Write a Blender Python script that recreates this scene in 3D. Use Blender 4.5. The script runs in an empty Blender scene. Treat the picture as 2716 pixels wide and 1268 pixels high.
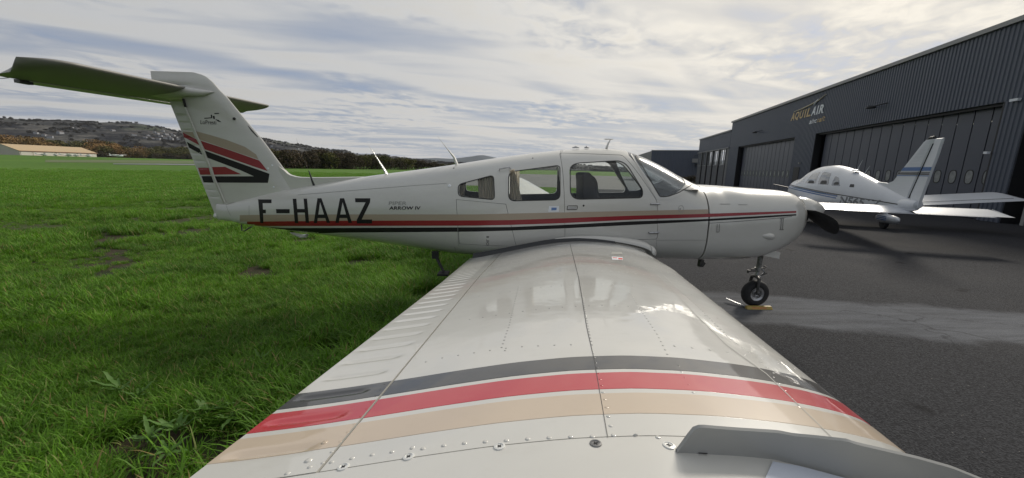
import bpy, bmesh, math, random
import numpy as np
from mathutils import Vector, Matrix
from mathutils.bvhtree import BVHTree
from mathutils.geometry import delaunay_2d_cdt

random.seed(7)
rng = np.random.default_rng(7)
S = bpy.context.scene
COL = S.collection
R_ = math.radians

# ------------------------------------------------------------------ camera
FPX, CX, CY = 1000.0, 1358.0, 634.0           # focal length and centre in photograph pixels
PSI, ROLL, PITCH = R_(2.0), 0.024, math.atan(0.187)
CAM = np.array([0.0, -4.73, 1.75])
Fv = np.array([math.sin(PSI)*math.cos(PITCH), math.cos(PSI)*math.cos(PITCH), -math.sin(PITCH)])
R0 = np.array([math.cos(PSI), -math.sin(PSI), 0.0]); U0 = np.cross(R0, Fv)
Rv = R0*math.cos(ROLL) + U0*math.sin(ROLL); Uv = -R0*math.sin(ROLL) + U0*math.cos(ROLL)
def ray(x, y): return Fv + Rv*(x-CX)/FPX - Uv*(y-CY)/FPX
def onY(x, y, Y=0.0):
    d = ray(x, y); return CAM + d*((Y-CAM[1])/d[1])
def onX(x, y, X=0.0):
    d = ray(x, y); return CAM + d*((X-CAM[0])/d[0])
def onZ(x, y, Z=0.0):
    d = ray(x, y); return CAM + d*((Z-CAM[2])/d[2])
def atD(x, y, dist):
    d = ray(x, y); return CAM + d*(dist/math.hypot(d[0], d[1]))
cam = bpy.data.cameras.new('camera'); camo = bpy.data.objects.new('camera', cam); COL.objects.link(camo)
cam.sensor_width = 36.0; cam.lens = 36.0*FPX/2716.0; cam.clip_start = 0.02; cam.clip_end = 30000
M = Matrix(((Rv[0], Uv[0], -Fv[0], CAM[0]), (Rv[1], Uv[1], -Fv[1], CAM[1]), (Rv[2], Uv[2], -Fv[2], CAM[2]), (0, 0, 0, 1)))
camo.matrix_world = M
S.camera = camo

# ------------------------------------------------------------------ sky, sun, exposure
SUN_AZ, SUN_EL = R_(46), R_(33)               # azimuth from +Y towards +X
w = bpy.data.worlds.new('World'); S.world = w; w.use_nodes = True
nt = w.node_tree; N = nt.nodes; L = nt.links; N.clear()
def nd(tree, typ, **kw):
    n = tree.nodes.new(typ)
    for k, v in kw.items():
        if k == 'inp':
            for a, b in v.items(): n.inputs[a].default_value = b
        else: setattr(n, k, v)
    return n
out = nd(nt, 'ShaderNodeOutputWorld'); bg = nd(nt, 'ShaderNodeBackground'); bg.inputs[1].default_value = 0.1
sky = nd(nt, 'ShaderNodeTexSky', sky_type='NISHITA', sun_disc=False, sun_elevation=SUN_EL, sun_rotation=SUN_AZ, air_density=1.0, dust_density=1.5, ozone_density=2.0)
tc = nd(nt, 'ShaderNodeTexCoord'); sep = nd(nt, 'ShaderNodeSeparateXYZ'); L.new(tc.outputs['Generated'], sep.inputs[0])
def mth(tree, op, a, b=None, c=None, clamp=False):
    n = tree.nodes.new('ShaderNodeMath'); n.operation = op; n.use_clamp = clamp
    for i, v in enumerate((a, b, c)):
        if v is None: continue
        if isinstance(v, (int, float)): n.inputs[i].default_value = v
        else: tree.links.new(v, n.inputs[i])
    return n.outputs[0]
def mixc(tree, f, a, b, typ='MIX'):
    n = tree.nodes.new('ShaderNodeMix'); n.data_type = 'RGBA'; n.blend_type = typ
    for s, v in ((n.inputs[0], f), (n.inputs[6], a), (n.inputs[7], b)):
        if isinstance(v, (int, float)): s.default_value = v
        elif isinstance(v, tuple): s.default_value = v if len(v) == 4 else (*v, 1)
        else: tree.links.new(v, s)
    return n.outputs[2]
def ramp(tree, f, stops, interp='LINEAR'):
    n = tree.nodes.new('ShaderNodeValToRGB'); n.color_ramp.interpolation = interp
    e = n.color_ramp.elements
    while len(e) < len(stops): e.new(0.5)
    for i, (p, c) in enumerate(stops):
        e[i].position = p; e[i].color = (c, c, c, 1) if isinstance(c, (int, float)) else (*c, 1)
    tree.links.new(f, n.inputs[0]); return n.outputs[0]
def sky_plane(rot, sx, sy, lift):
    """direction -> position on a high flat cloud deck, rotated and stretched"""
    zz = mth(nt, 'ADD', mth(nt, 'MAXIMUM', sep.outputs[2], 0.0), lift)
    px = mth(nt, 'DIVIDE', sep.outputs[0], zz); py = mth(nt, 'DIVIDE', sep.outputs[1], zz)
    cmb = nd(nt, 'ShaderNodeCombineXYZ'); L.new(px, cmb.inputs[0]); L.new(py, cmb.inputs[1])
    r1 = nd(nt, 'ShaderNodeMapping', vector_type='POINT'); r1.inputs['Rotation'].default_value = (0, 0, rot)
    L.new(cmb.outputs[0], r1.inputs[0])
    mp = nd(nt, 'ShaderNodeMapping', vector_type='POINT'); mp.inputs['Scale'].default_value = (sx, sy, 1)
    L.new(r1.outputs[0], mp.inputs[0]); return mp.outputs[0]
def noise(tree, vec, scale, detail=6, rough=0.55, dist=0.0, typ='FBM'):
    n = tree.nodes.new('ShaderNodeTexNoise'); n.inputs['Scale'].default_value = scale; n.inputs['Detail'].default_value = detail
    n.inputs['Roughness'].default_value = rough; n.inputs['Distortion'].default_value = dist
    if vec is not None: tree.links.new(vec, n.inputs['Vector'])
    return n.outputs[0]
vA = sky_plane(R_(-42), 0.20, 1.15, 0.10)     # long streaks
vB = sky_plane(R_(-12), 0.34, 1.2, 0.06)      # ripples
vC = sky_plane(R_(-50), 1.0, 1.3, 0.05)
nA = noise(nt, vA, 0.62, 4, 0.45, 0.6); nB = noise(nt, vB, 1.7, 4, 0.45, 0.5); nC = noise(nt, vC, 4.6, 5, 0.55, 0.4)
patchy = ramp(nt, noise(nt, vC, 0.45, 2, 0.5), [(0.46, 0.0), (0.58, 1.0)])
dens = mth(nt, 'ADD', mth(nt, 'MULTIPLY', nA, 0.56), mth(nt, 'ADD', mth(nt, 'MULTIPLY', nB, 0.34), mth(nt, 'MULTIPLY_ADD', mth(nt, 'MULTIPLY', mth(nt, 'SUBTRACT', nC, 0.5), patchy), 0.34, 0.05)))
# nearness to the sun behind the cloud
sd = (math.sin(SUN_AZ)*math.cos(SUN_EL), math.cos(SUN_AZ)*math.cos(SUN_EL), math.sin(SUN_EL))
dt = nd(nt, 'ShaderNodeVectorMath', operation='DOT_PRODUCT'); nrm = nd(nt, 'ShaderNodeVectorMath', operation='NORMALIZE')
L.new(tc.outputs['Generated'], nrm.inputs[0]); L.new(nrm.outputs[0], dt.inputs[0]); dt.inputs[1].default_value = sd
near = mth(nt, 'POWER', mth(nt, 'MAXIMUM', dt.outputs['Value'], 0.0), 4.5)
mask = ramp(nt, mth(nt, 'ADD', dens, mth(nt, 'MULTIPLY', near, 0.10)), [(0.40, 0.05), (0.465, 0.42), (0.52, 0.82), (0.59, 1.0)])
low = mth(nt, 'POWER', mth(nt, 'SUBTRACT', 1.0, mth(nt, 'MAXIMUM', sep.outputs[2], 0.0), clamp=True), 5.0)
shade = ramp(nt, dens, [(0.42, 0.80), (0.52, 1.0), (0.64, 0.86)])
broad = ramp(nt, mth(nt, 'MULTIPLY_ADD', dt.outputs['Value'], 0.5, 0.5), [(0.15, 0.0), (0.50, 0.45), (0.80, 0.75), (0.95, 1.0)])
cl00 = mixc(nt, broad, (4.5, 4.65, 4.75), (6.9, 6.85, 6.65))
cl0 = mixc(nt, near, cl00, (10.6, 9.9, 8.6))
cl1 = mixc(nt, mth(nt, 'MULTIPLY', mth(nt, 'MULTIPLY', low, broad), mth(nt, 'MULTIPLY_ADD', near, -0.75, 0.85)), cl0, (8.0, 7.3, 6.4))
cl = mixc(nt, 1.0, cl1, shade, 'MULTIPLY')
blue = mixc(nt, broad, (2.6, 3.05, 4.0), mixc(nt, 0.8, sky.outputs[0], (3.4, 4.05, 5.4)))
L.new(mixc(nt, mask, blue, cl), bg.inputs[0]); L.new(bg.outputs[0], out.inputs[0])

sun = bpy.data.lights.new('sun', 'SUN'); suno = bpy.data.objects.new('sun', sun); COL.objects.link(suno)
sun.energy = 2.6; sun.angle = R_(12); sun.color = (1.0, 0.93, 0.82)
suno.rotation_euler = Vector(sd).to_track_quat('Z', 'Y').to_euler()
S.view_settings.view_transform = 'Standard'; S.view_settings.look = 'None'; S.view_settings.gamma = 1
S.view_settings.use_curve_mapping = False; S.view_settings.exposure = 0.0

# ------------------------------------------------------------------ materials
MATS = {}
def mat(name, col=(0.5, 0.5, 0.5), rough=0.5, metal=0.0, coat=0.0, spec=0.5, bump=None, var=None, coatr=0.05):
    """col base colour; bump=(scale, strength, detail); var=(scale, amount, second colour)"""
    m = bpy.data.materials.new(name); m.use_nodes = True; t = m.node_tree
    b = t.nodes['Principled BSDF']; b.inputs['Base Color'].default_value = (*col, 1)
    b.inputs['Roughness'].default_value = rough; b.inputs['Metallic'].default_value = metal
    b.inputs['Coat Weight'].default_value = coat; b.inputs['Coat Roughness'].default_value = coatr
    b.inputs['Specular IOR Level'].default_value = spec
    tcn = t.nodes.new('ShaderNodeTexCoord')
    if var:
        f = noise(t, tcn.outputs['Object'], var[0], 6, 0.6)
        f = ramp(t, f, [(0.38, 0.0), (0.62, 1.0)])
        f = mth(t, 'MULTIPLY', f, var[1])
        t.links.new(mixc(t, f, (*col, 1), (*var[2], 1)), b.inputs['Base Color'])
    if bump:
        f = noise(t, tcn.outputs['Object'], bump[0], bump[2], 0.55)
        bn = t.nodes.new('ShaderNodeBump'); bn.inputs['Strength'].default_value = bump[1]; bn.inputs['Distance'].default_value = 0.01
        t.links.new(f, bn.inputs['Height']); t.links.new(bn.outputs[0], b.inputs['Normal'])
        t.links.new(bn.outputs[0], b.inputs['Coat Normal'])
    MATS[name] = m; return m
def paint(name, col, dirt=0.22):
    m = mat(name, col, 0.32, coat=0.9, coatr=0.045); t = m.node_tree; b = t.nodes['Principled BSDF']
    tcn = [n for n in t.nodes if n.type == 'TEX_COORD'][0]
    mp = t.nodes.new('ShaderNodeMapping'); mp.inputs['Scale'].default_value = (0.7, 1, 2.2); t.links.new(tcn.outputs['Object'], mp.inputs[0])
    f = ramp(t, noise(t, mp.outputs[0], 2.2, 8, 0.62), [(0.42, 0.0), (0.75, 1.0)])
    g = ramp(t, noise(t, mp.outputs[0], 24, 6, 0.7), [(0.55, 0.0), (0.72, 1.0)])
    f = mth(t, 'ADD', mth(t, 'MULTIPLY', f, dirt), mth(t, 'MULTIPLY', g, dirt*0.5))
    t.links.new(mixc(t, f, (*col, 1), (col[0]*0.68, col[1]*0.66, col[2]*0.60, 1)), b.inputs['Base Color'])
    rr = mth(t, 'MULTIPLY_ADD', f, 0.5, 0.28); t.links.new(rr, b.inputs['Roughness'])
    t.links.new(mth(t, 'MULTIPLY_ADD', f, 0.35, 0.03), b.inputs['Coat Roughness'])
    bn = t.nodes.new('ShaderNodeBump'); bn.inputs['Strength'].default_value = 0.12; bn.inputs['Distance'].default_value = 0.02
    t.links.new(noise(t, tcn.outputs['Object'], 4.2, 3, 0.5), bn.inputs['Height'])
    t.links.new(bn.outputs[0], b.inputs['Coat Normal'])
    return m
WHITE = paint('cream white paint', (0.59, 0.582, 0.545), 0.26)
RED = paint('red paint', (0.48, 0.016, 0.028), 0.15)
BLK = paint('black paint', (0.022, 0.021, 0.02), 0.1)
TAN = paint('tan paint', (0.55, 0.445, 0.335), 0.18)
REDM = mat('shaded red paint', (0.27, 0.010, 0.018), 0.45, coat=0.35, coatr=0.15)  # stripe red copied darker for the shaded fuselage and fin sides
TANM = mat('shaded tan paint', (0.40, 0.325, 0.245), 0.5, coat=0.3, coatr=0.15)  # stripe tan darkened likewise, shade put into the colour
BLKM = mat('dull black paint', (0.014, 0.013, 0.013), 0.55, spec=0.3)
SEAM = mat('dark seam', (0.045, 0.045, 0.043), 0.7)
SEAML = mat('worn seam', (0.30, 0.30, 0.28), 0.5)
RUB = mat('tyre rubber', (0.018, 0.018, 0.02), 0.75, bump=(60, 0.3, 4), var=(9, 0.5, (0.04, 0.038, 0.036)))
MET = mat('bare metal', (0.55, 0.56, 0.58), 0.35, metal=0.9, var=(20, 0.6, (0.25, 0.24, 0.23)))
DMET = mat('oily dark metal', (0.05, 0.05, 0.052), 0.45, metal=0.5, var=(25, 0.7, (0.16, 0.15, 0.14)))
MATB = mat('matt black', (0.012, 0.012, 0.013), 0.5)
GRIT = mat('anti slip strip', (0.05, 0.052, 0.055), 0.9, bump=(220, 0.6, 3))
LIN = mat('cabin lining', (0.075, 0.072, 0.070), 0.8, var=(6, 0.5, (0.11, 0.105, 0.10)))
SEAT = mat('seat leather', (0.016, 0.016, 0.018), 0.55, bump=(90, 0.2, 3))
CURT = mat('curtain cloth', (0.72, 0.66, 0.56), 0.9, var=(5, 0.4, (0.5, 0.42, 0.32)))
STICK = mat('sticker', (0.75, 0.77, 0.8), 0.4)
BLUEINK = mat('blue ink', (0.12, 0.22, 0.45), 0.5)
REDINK = mat('red ink', (0.6, 0.04, 0.03), 0.5)
_t = CURT.node_tree; _b = _t.nodes['Principled BSDF']; _tr = _t.nodes.new('ShaderNodeBsdfTranslucent'); _tr.inputs[0].default_value = (0.8, 0.74, 0.64, 1); _mx = _t.nodes.new('ShaderNodeMixShader'); _mx.inputs[0].default_value = 0.5
_o = [n for n in _t.nodes if n.type == 'OUTPUT_MATERIAL'][0]; _t.links.new(_b.outputs[0], _mx.inputs[1]); _t.links.new(_tr.outputs[0], _mx.inputs[2]); _t.links.new(_mx.outputs[0], _o.inputs[0])
def glass(name, tint=(0.86, 0.9, 0.9), rough=0.02, haze=0.0):
    m = bpy.data.materials.new(name); m.use_nodes = True; t = m.node_tree; t.nodes.clear()
    o = t.nodes.new('ShaderNodeOutputMaterial'); tr = t.nodes.new('ShaderNodeBsdfTransparent'); tr.inputs[0].default_value = (*tint, 1)
    gl = t.nodes.new('ShaderNodeBsdfGlossy'); gl.inputs['Roughness'].default_value = rough; gl.inputs[0].default_value = (0.95, 0.95, 0.95, 1)
    fr = t.nodes.new('ShaderNodeFresnel'); fr.inputs[0].default_value = 1.32
    mx = t.nodes.new('ShaderNodeMixShader'); t.links.new(fr.outputs[0], mx.inputs[0]); t.links.new(tr.outputs[0], mx.inputs[1]); t.links.new(gl.outputs[0], mx.inputs[2])
    last = mx.outputs[0]
    if haze:
        df = t.nodes.new('ShaderNodeBsdfDiffuse'); df.inputs[0].default_value = (0.6, 0.62, 0.64, 1)
        tcn = t.nodes.new('ShaderNodeTexCoord')
        f = ramp(t, noise(t, tcn.outputs['Object'], 3.0, 6, 0.65), [(0.35, haze*0.4), (0.75, haze)])
        m2 = t.nodes.new('ShaderNodeMixShader'); t.links.new(f, m2.inputs[0]); t.links.new(last, m2.inputs[1]); t.links.new(df.outputs[0], m2.inputs[2]); last = m2.outputs[0]
    t.links.new(last, o.inputs[0]); return m
GLASS = glass('perspex side window', (0.96, 0.97, 0.96), 0.01, 0.02)
GLASSW = glass('perspex windscreen', (0.84, 0.88, 0.90), 0.16, 0.22)  # haze puts a soft whitish reflection into the windscreen colour

# ------------------------------------------------------------------ mesh helpers
def tag(o, label=None, cat=None, group=None, kind=None):
    if label: o['label'] = label
    if cat: o['category'] = cat
    if group: o['group'] = group
    if kind: o['kind'] = kind
    return o
def empty(name, loc, rz=0.0, label=None, cat=None, group=None):
    o = bpy.data.objects.new(name, None); COL.objects.link(o); o.location = loc; o.rotation_euler = (0, 0, rz)
    o.empty_display_size = 0.2
    return tag(o, label, cat, group)
def meshobj(name, V, Fc, m, parent=None, smooth=False, angle=None, link=True):
    me = bpy.data.meshes.new(name); me.from_pydata([tuple(map(float, v)) for v in V], [], [tuple(map(int, f)) for f in Fc])
    me.update()
    if smooth:
        me.shade_smooth()
        if angle is not None: me.set_sharp_from_angle(angle=R_(angle))
    for mm in (m if isinstance(m, (list, tuple)) else [m]): me.materials.append(mm)
    o = bpy.data.objects.new(name, me)
    if link: COL.objects.link(o)
    if parent: o.parent = parent
    return o
class MB:
    def __init__(s): s.V = []; s.F = []
    def add(s, V, Fc):
        k = len(s.V); s.V += [tuple(v) for v in V]; s.F += [tuple(i+k for i in f) for f in Fc]; return s
    def box(s, c, size, rz=0.0, rx=0.0, ry=0.0):
        m = Matrix.Rotation(rz, 3, 'Z') @ Matrix.Rotation(ry, 3, 'Y') @ Matrix.Rotation(rx, 3, 'X')
        V = []
        for i in (-1, 1):
            for j in (-1, 1):
                for k in (-1, 1): V.append(tuple(Vector(c) + m @ Vector((i*size[0]/2, j*size[1]/2, k*size[2]/2))))
        return s.add(V, [(0, 1, 3, 2), (4, 6, 7, 5), (0, 4, 5, 1), (2, 3, 7, 6), (0, 2, 6, 4), (1, 5, 7, 3)])
    def tube(s, pts, rad, n=10, flat=1.0, cap=True):
        pts = [Vector(p) for p in pts]; k = len(pts)
        if isinstance(rad, (int, float)): rad = [rad]*k
        V = []; Fc = []; up = None
        for i in range(k):
            d = (pts[min(i+1, k-1)] - pts[max(i-1, 0)]).normalized()
            if up is None: up = Vector((0, 0, 1)) if abs(d.z) < 0.9 else Vector((1, 0, 0))
            a = d.cross(up).normalized(); b = a.cross(d).normalized(); up = b
            for j in range(n):
                t = 2*math.pi*j/n; V.append(tuple(pts[i] + a*math.cos(t)*rad[i] + b*math.sin(t)*rad[i]*flat))
        for i in range(k-1):
            for j in range(n): Fc.append((i*n+j, i*n+(j+1) % n, (i+1)*n+(j+1) % n, (i+1)*n+j))
        if cap: Fc.append(tuple(range(n))[::-1]); Fc.append(tuple((k-1)*n+j for j in range(n)))
        return s.add(V, Fc)
    def lathe(s, prof, o=(0, 0, 0), axis='Z', n=24, closed=False):
        """prof = [(r, h)] turned about the axis"""
        V = []; Fc = []
        for r, h in prof:
            for j in range(n):
                t = 2*math.pi*j/n; a, b = r*math.cos(t), r*math.sin(t)
                p = {'Z': (a, b, h), 'Y': (a, h, b), 'X': (h, a, b)}[axis]
                V.append((p[0]+o[0], p[1]+o[1], p[2]+o[2]))
        k = len(prof)
        for i in range(k if closed else k-1):
            for j in range(n): Fc.append((i*n+j, i*n+(j+1) % n, ((i+1) % k)*n+(j+1) % n, ((i+1) % k)*n+j))
        if not closed:
            Fc.append(tuple(range(n))[::-1]); Fc.append(tuple((k-1)*n+j for j in range(n)))
        return s.add(V, Fc)
    def build(s, name, m, parent=None, smooth=False, angle=35, link=True):
        o = meshobj(name, s.V, s.F, m, parent, False, link=link)
        bm = bmesh.new(); bm.from_mesh(o.data); bmesh.ops.recalc_face_normals(bm, faces=bm.faces); bm.to_mesh(o.data); bm.free()
        if smooth: o.data.shade_smooth(); o.data.set_sharp_from_angle(angle=R_(angle))
        return o
def grid_faces(nu, nv, wrap=False, off=0):
    Fc = []
    for i in range(nu-1):
        for j in range(nv if wrap else nv-1):
            a = i*nv+j; b = i*nv+(j+1) % nv; Fc.append((off+a, off+b, off+b+nv, off+a+nv))
    return Fc
def boolean(obj, cutter, op='DIFFERENCE'):
    md = obj.modifiers.new('b', 'BOOLEAN'); md.object = cutter; md.operation = op; md.solver = 'EXACT'
    bpy.context.view_layer.update()
    dg = bpy.context.evaluated_depsgraph_get(); ev = obj.evaluated_get(dg)
    me = bpy.data.meshes.new_from_object(ev); obj.modifiers.clear(); old = obj.data; obj.data = me
    return obj
def delo(o):
    bpy.data.objects.remove(o, do_unlink=True)
def prism(poly, y0, y1, name='cut'):
    """poly = [(x, z)], extruded along y"""
    n = len(poly); V = [(p[0], y0, p[1]) for p in poly] + [(p[0], y1, p[1]) for p in poly]
    Fc = [tuple(range(n)), tuple(range(2*n-1, n-1, -1))] + [(i, i+n, (i+1) % n + n, (i+1) % n) for i in range(n)]
    mb = MB(); mb.add(V, Fc); return mb.build(name, WHITE)
def round_poly(P, r, k=5):
    out_ = []; n = len(P)
    for i in range(n):
        p0, p1, p2 = Vector(P[i-1]), Vector(P[i]), Vector(P[(i+1) % n])
        a = (p0-p1); b = (p2-p1); ra = min(r, a.length*0.45, b.length*0.45)
        s_, e_ = p1 + a.normalized()*ra, p1 + b.normalized()*ra
        for t in range(k+1):
            u = t/k; q = s_*(1-u)**2 + p1*2*u*(1-u) + e_*u*u; out_.append((q.x, q.y))
    return out_
def smooth_normals(o, bvh, Vn, Fn):
    """give a cut shell the normals of the smooth surface it was cut from"""
    me = o.data; out_ = []
    vs = [v.co.copy() for v in me.vertices]; cache = {}
    for p in me.polygons:
        fn = p.normal
        for li in p.loop_indices:
            vi = me.loops[li].vertex_index
            if vi not in cache:
                loc, nn, fi, d = bvh.find_nearest(vs[vi])
                f = Fn[fi]; wts = [1.0/max((Vector(Vn[q][0]) - loc).length, 1e-5) for q in f]; tot = sum(wts)
                nv = Vector((0, 0, 0))
                for q, wt in zip(f, wts): nv += Vector(Vn[q][1])*(wt/tot)
                cache[vi] = nv.normalized()
            nv = cache[vi]; dd = fn.dot(nv)
            out_.append(tuple(nv) if dd > 0.85 else (tuple(-nv) if dd < -0.85 else tuple(fn)))
    me.shade_smooth(); me.normals_split_custom_set(out_)

BV = {}
def bvh_of(V, Fc): return BVHTree.FromPolygons([tuple(map(float, v)) for v in V], [tuple(f) for f in Fc])
def hit(bvh, x, y):
    d = Vector(ray(x, y)).normalized(); loc, nrm_, i, dist = bvh.ray_cast(Vector(CAM), d)
    if loc is None: return None, None
    if nrm_.dot(d) > 0: nrm_ = -nrm_
    return loc, nrm_
def interp_poly(P, u):
    P = np.array(P, float); d = np.r_[0, np.cumsum(np.hypot(*(P[1:]-P[:-1]).T))]; d /= d[-1]
    return np.array([np.interp(u, d, P[:, 0]), np.interp(u, d, P[:, 1])])
def strip(name, bvh, top, bot, m, parent, off=0.0012, nu=80, nv=4, mirror=False, byx=True):
    """a painted band between two pixel polylines laid on the surface"""
    V = []; ok = []
    for i in range(nu):
        u = i/(nu-1)
        if byx:
            x0 = max(top[0][0], bot[0][0]) if False else None
        a = interp_poly(top, u); b = interp_poly(bot, u)
        for j in range(nv):
            t = j/(nv-1); p, n_ = hit(bvh, *(a*(1-t)+b*t)); ok.append(p is not None)
            V.append(tuple(p+n_*off) if p else (0, 0, 0))
    Fc = [f for f in grid_faces(nu, nv) if all(ok[q] for q in f)]
    o = meshobj(name, V, Fc, m, parent, smooth=True)
    if mirror:
        o2 = meshobj(name, [(v[0], -v[1], v[2]) for v in V], [f[::-1] for f in Fc], m, parent, smooth=True)
    return o
def line_px(bvh, pts, wpx, off=0.0015, step=6):
    """thin strip following a pixel polyline -> (V, F)"""
    P = np.array(pts, float); d = np.r_[0, np.cumsum(np.hypot(*(P[1:]-P[:-1]).T))]; n = max(2, int(d[-1]/step)+1)
    V = []; ok = []
    for i in range(n):
        s_ = d[-1]*i/(n-1); p = np.array([np.interp(s_, d, P[:, 0]), np.interp(s_, d, P[:, 1])])
        e = 0.5; q = np.array([np.interp(min(s_+e, d[-1]), d, P[:, 0]) - np.interp(max(s_-e, 0), d, P[:, 0]), np.interp(min(s_+e, d[-1]), d, P[:, 1]) - np.interp(max(s_-e, 0), d, P[:, 1])])
        q /= max(np.hypot(*q), 1e-9); nn = np.array([-q[1], q[0]])
        for sg in (-1, 1):
            h, hn = hit(bvh, *(p+nn*sg*wpx/2)); ok.append(h is not None); V.append(tuple(h+hn*off) if h else (0, 0, 0))
    return V, [f for f in grid_faces(n, 2) if all(ok[q] for q in f)]
def lines(name, bvh, plist, wpx, m, parent, off=0.0015, step=6):
    mb = MB()
    for p in plist: mb.add(*line_px(bvh, p, wpx, off, step))
    return meshobj(name, mb.V, mb.F, m, parent)
def patch(bvh, poly, off=0.0015, cell=6.0):
    """pixel polygon tessellated and laid on the surface -> (V, F)"""
    poly = [tuple(p) for p in poly]; n = len(poly)
    bp = []
    for i in range(n):
        a, b = Vector(poly[i]), Vector(poly[(i+1) % n]); k = max(1, int((b-a).length/cell))
        for j in range(k): bp.append(a.lerp(b, j/k))
    nb = len(bp); xs = [p.x for p in bp]; ys = [p.y for p in bp]; pts = list(bp)
    x = min(xs)+cell/2
    while x < max(xs):
        y = min(ys)+cell/2
        while y < max(ys): pts.append(Vector((x, y))); y += cell
        x += cell
    r = delaunay_2d_cdt(pts, [], [list(range(nb))], 1, 1e-4)
    V = []; ok = []
    for p in r[0]:
        h, hn = hit(bvh, p.x, p.y); ok.append(h is not None); V.append(tuple(h+hn*off) if h else (0, 0, 0))
    return V, [tuple(f) for f in r[2] if all(ok[q] for q in f)]
def decal(name, bvh, polys, m, parent, off=0.0018, cell=6.0):
    mb = MB()
    for k, p in enumerate(polys): mb.add(*patch(bvh, p, off*0.6 + k*0.0002, cell))
    return meshobj(name, mb.V, mb.F, m, parent)
def text_geo(s_, shear=0.0, bold=0.0):
    """flat text -> vertices in the unit box, faces"""
    c = bpy.data.curves.new('t', 'FONT'); c.body = s_; c.shear = shear; c.offset = bold; c.resolution_u = 3
    o = bpy.data.objects.new('t', c); COL.objects.link(o); bpy.context.view_layer.update()
    me = bpy.data.meshes.new_from_object(o.evaluated_get(bpy.context.evaluated_depsgraph_get()))
    V = np.array([v.co[:2] for v in me.vertices]); Fc = [tuple(p.vertices) for p in me.polygons]
    delo(o); mn = V.min(0); mx = V.max(0)
    return (V-mn)/(mx-mn), Fc, (mx-mn)[0]/(mx-mn)[1]
def text_px(name, bvh, s_, quad, m, parent, off=0.0018, shear=0.0, bold=0.0):
    """quad: pixel corners bottom-left, bottom-right, top-right, top-left"""
    uv, Fc, asp = text_geo(s_, shear, bold); q = np.array(quad, float); V = []; ok = []
    for u, v in uv:
        p = (q[0]*(1-u)+q[1]*u)*(1-v) + (q[3]*(1-u)+q[2]*u)*v
        h, hn = hit(bvh, *p); ok.append(h is not None); V.append(tuple(h+hn*off) if h else (0, 0, 0))
    return meshobj(name, V, [f for f in Fc if all(ok[i] for i in f)], m, parent)
def sm(x, a, b):
    t = np.clip((np.asarray(x, float)-a)/(b-a), 0, 1); return t*t*(3-2*t)

# ================================================================== GROUND
def grass_mat(name, near_=False):
    m = mat(name, (0.05, 0.10, 0.02), 0.9, spec=0.2); t = m.node_tree; b = t.nodes['Principled BSDF']
    tcn = [n for n in t.nodes if n.type == 'TEX_COORD'][0]
    a = ramp(t, noise(t, tcn.outputs['Object'], 0.035, 6, 0.6), [(0.35, 0.0), (0.65, 1.0)])
    c = ramp(t, noise(t, tcn.outputs['Object'], 1.3, 8, 0.7), [(0.35, 0.0), (0.65, 1.0)])
    col = mixc(t, a, (0.070, 0.155, 0.015), (0.110, 0.215, 0.022))
    col = mixc(t, mth(t, 'MULTIPLY', c, 0.6), col, (0.04, 0.09, 0.012))
    geo = t.nodes.new('ShaderNodeNewGeometry'); sp = t.nodes.new('ShaderNodeSeparateXYZ'); t.links.new(geo.outputs['Position'], sp.inputs[0])
    r2 = mth(t, 'SQRT', mth(t, 'ADD', mth(t, 'POWER', sp.outputs[0], 2.0), mth(t, 'POWER', sp.outputs[1], 2.0)))
    nearf = mth(t, 'SUBTRACT', 1.0, mth(t, 'DIVIDE', mth(t, 'SUBTRACT', r2, 10.0), 14.0, clamp=True))   # thatch and soil under the long grass by the apron
    soil = mixc(t, ramp(t, noise(t, tcn.outputs['Object'], 4.0, 8, 0.7), [(0.4, 0.0), (0.6, 1.0)]), (0.030, 0.040, 0.014), (0.060, 0.043, 0.028))
    col = mixc(t, nearf, col, soil)
    t.links.new(col, b.inputs['Base Color'])
    bn = t.nodes.new('ShaderNodeBump'); bn.inputs['Strength'].default_value = 0.8; bn.inputs['Distance'].default_value = 0.05
    t.links.new(noise(t, tcn.outputs['Object'], 9, 8, 0.75), bn.inputs['Height']); t.links.new(bn.outputs[0], b.inputs['Normal'])
    return m
def terr(x, y):
    x = np.asarray(x, float); y = np.asarray(y, float)
    az = np.degrees(np.arctan2(x, y-CAM[1])); d = np.hypot(x, y-CAM[1])
    left = sm(-az, 30.5, 37.5)*(1-sm(-az, 150, 175))
    return left*2.55*sm(d, 60, 330)
rad = np.r_[0, np.geomspace(0.6, 9000, 110)]; azs = np.radians(np.arange(0, 360, 2.0))
V = []
for r in rad:
    x = r*np.sin(azs); y = r*np.cos(azs)+CAM[1]
    V += list(zip(x, y, terr(x, y)))
gf = meshobj('grass_field', V, grid_faces(len(rad), len(azs), wrap=True), grass_mat('field grass'), smooth=True)
tag(gf, 'flat green airfield grass running to the far tree line', kind='structure')
GBV = bvh_of(V, grid_faces(len(rad), len(azs), wrap=True))

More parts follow.
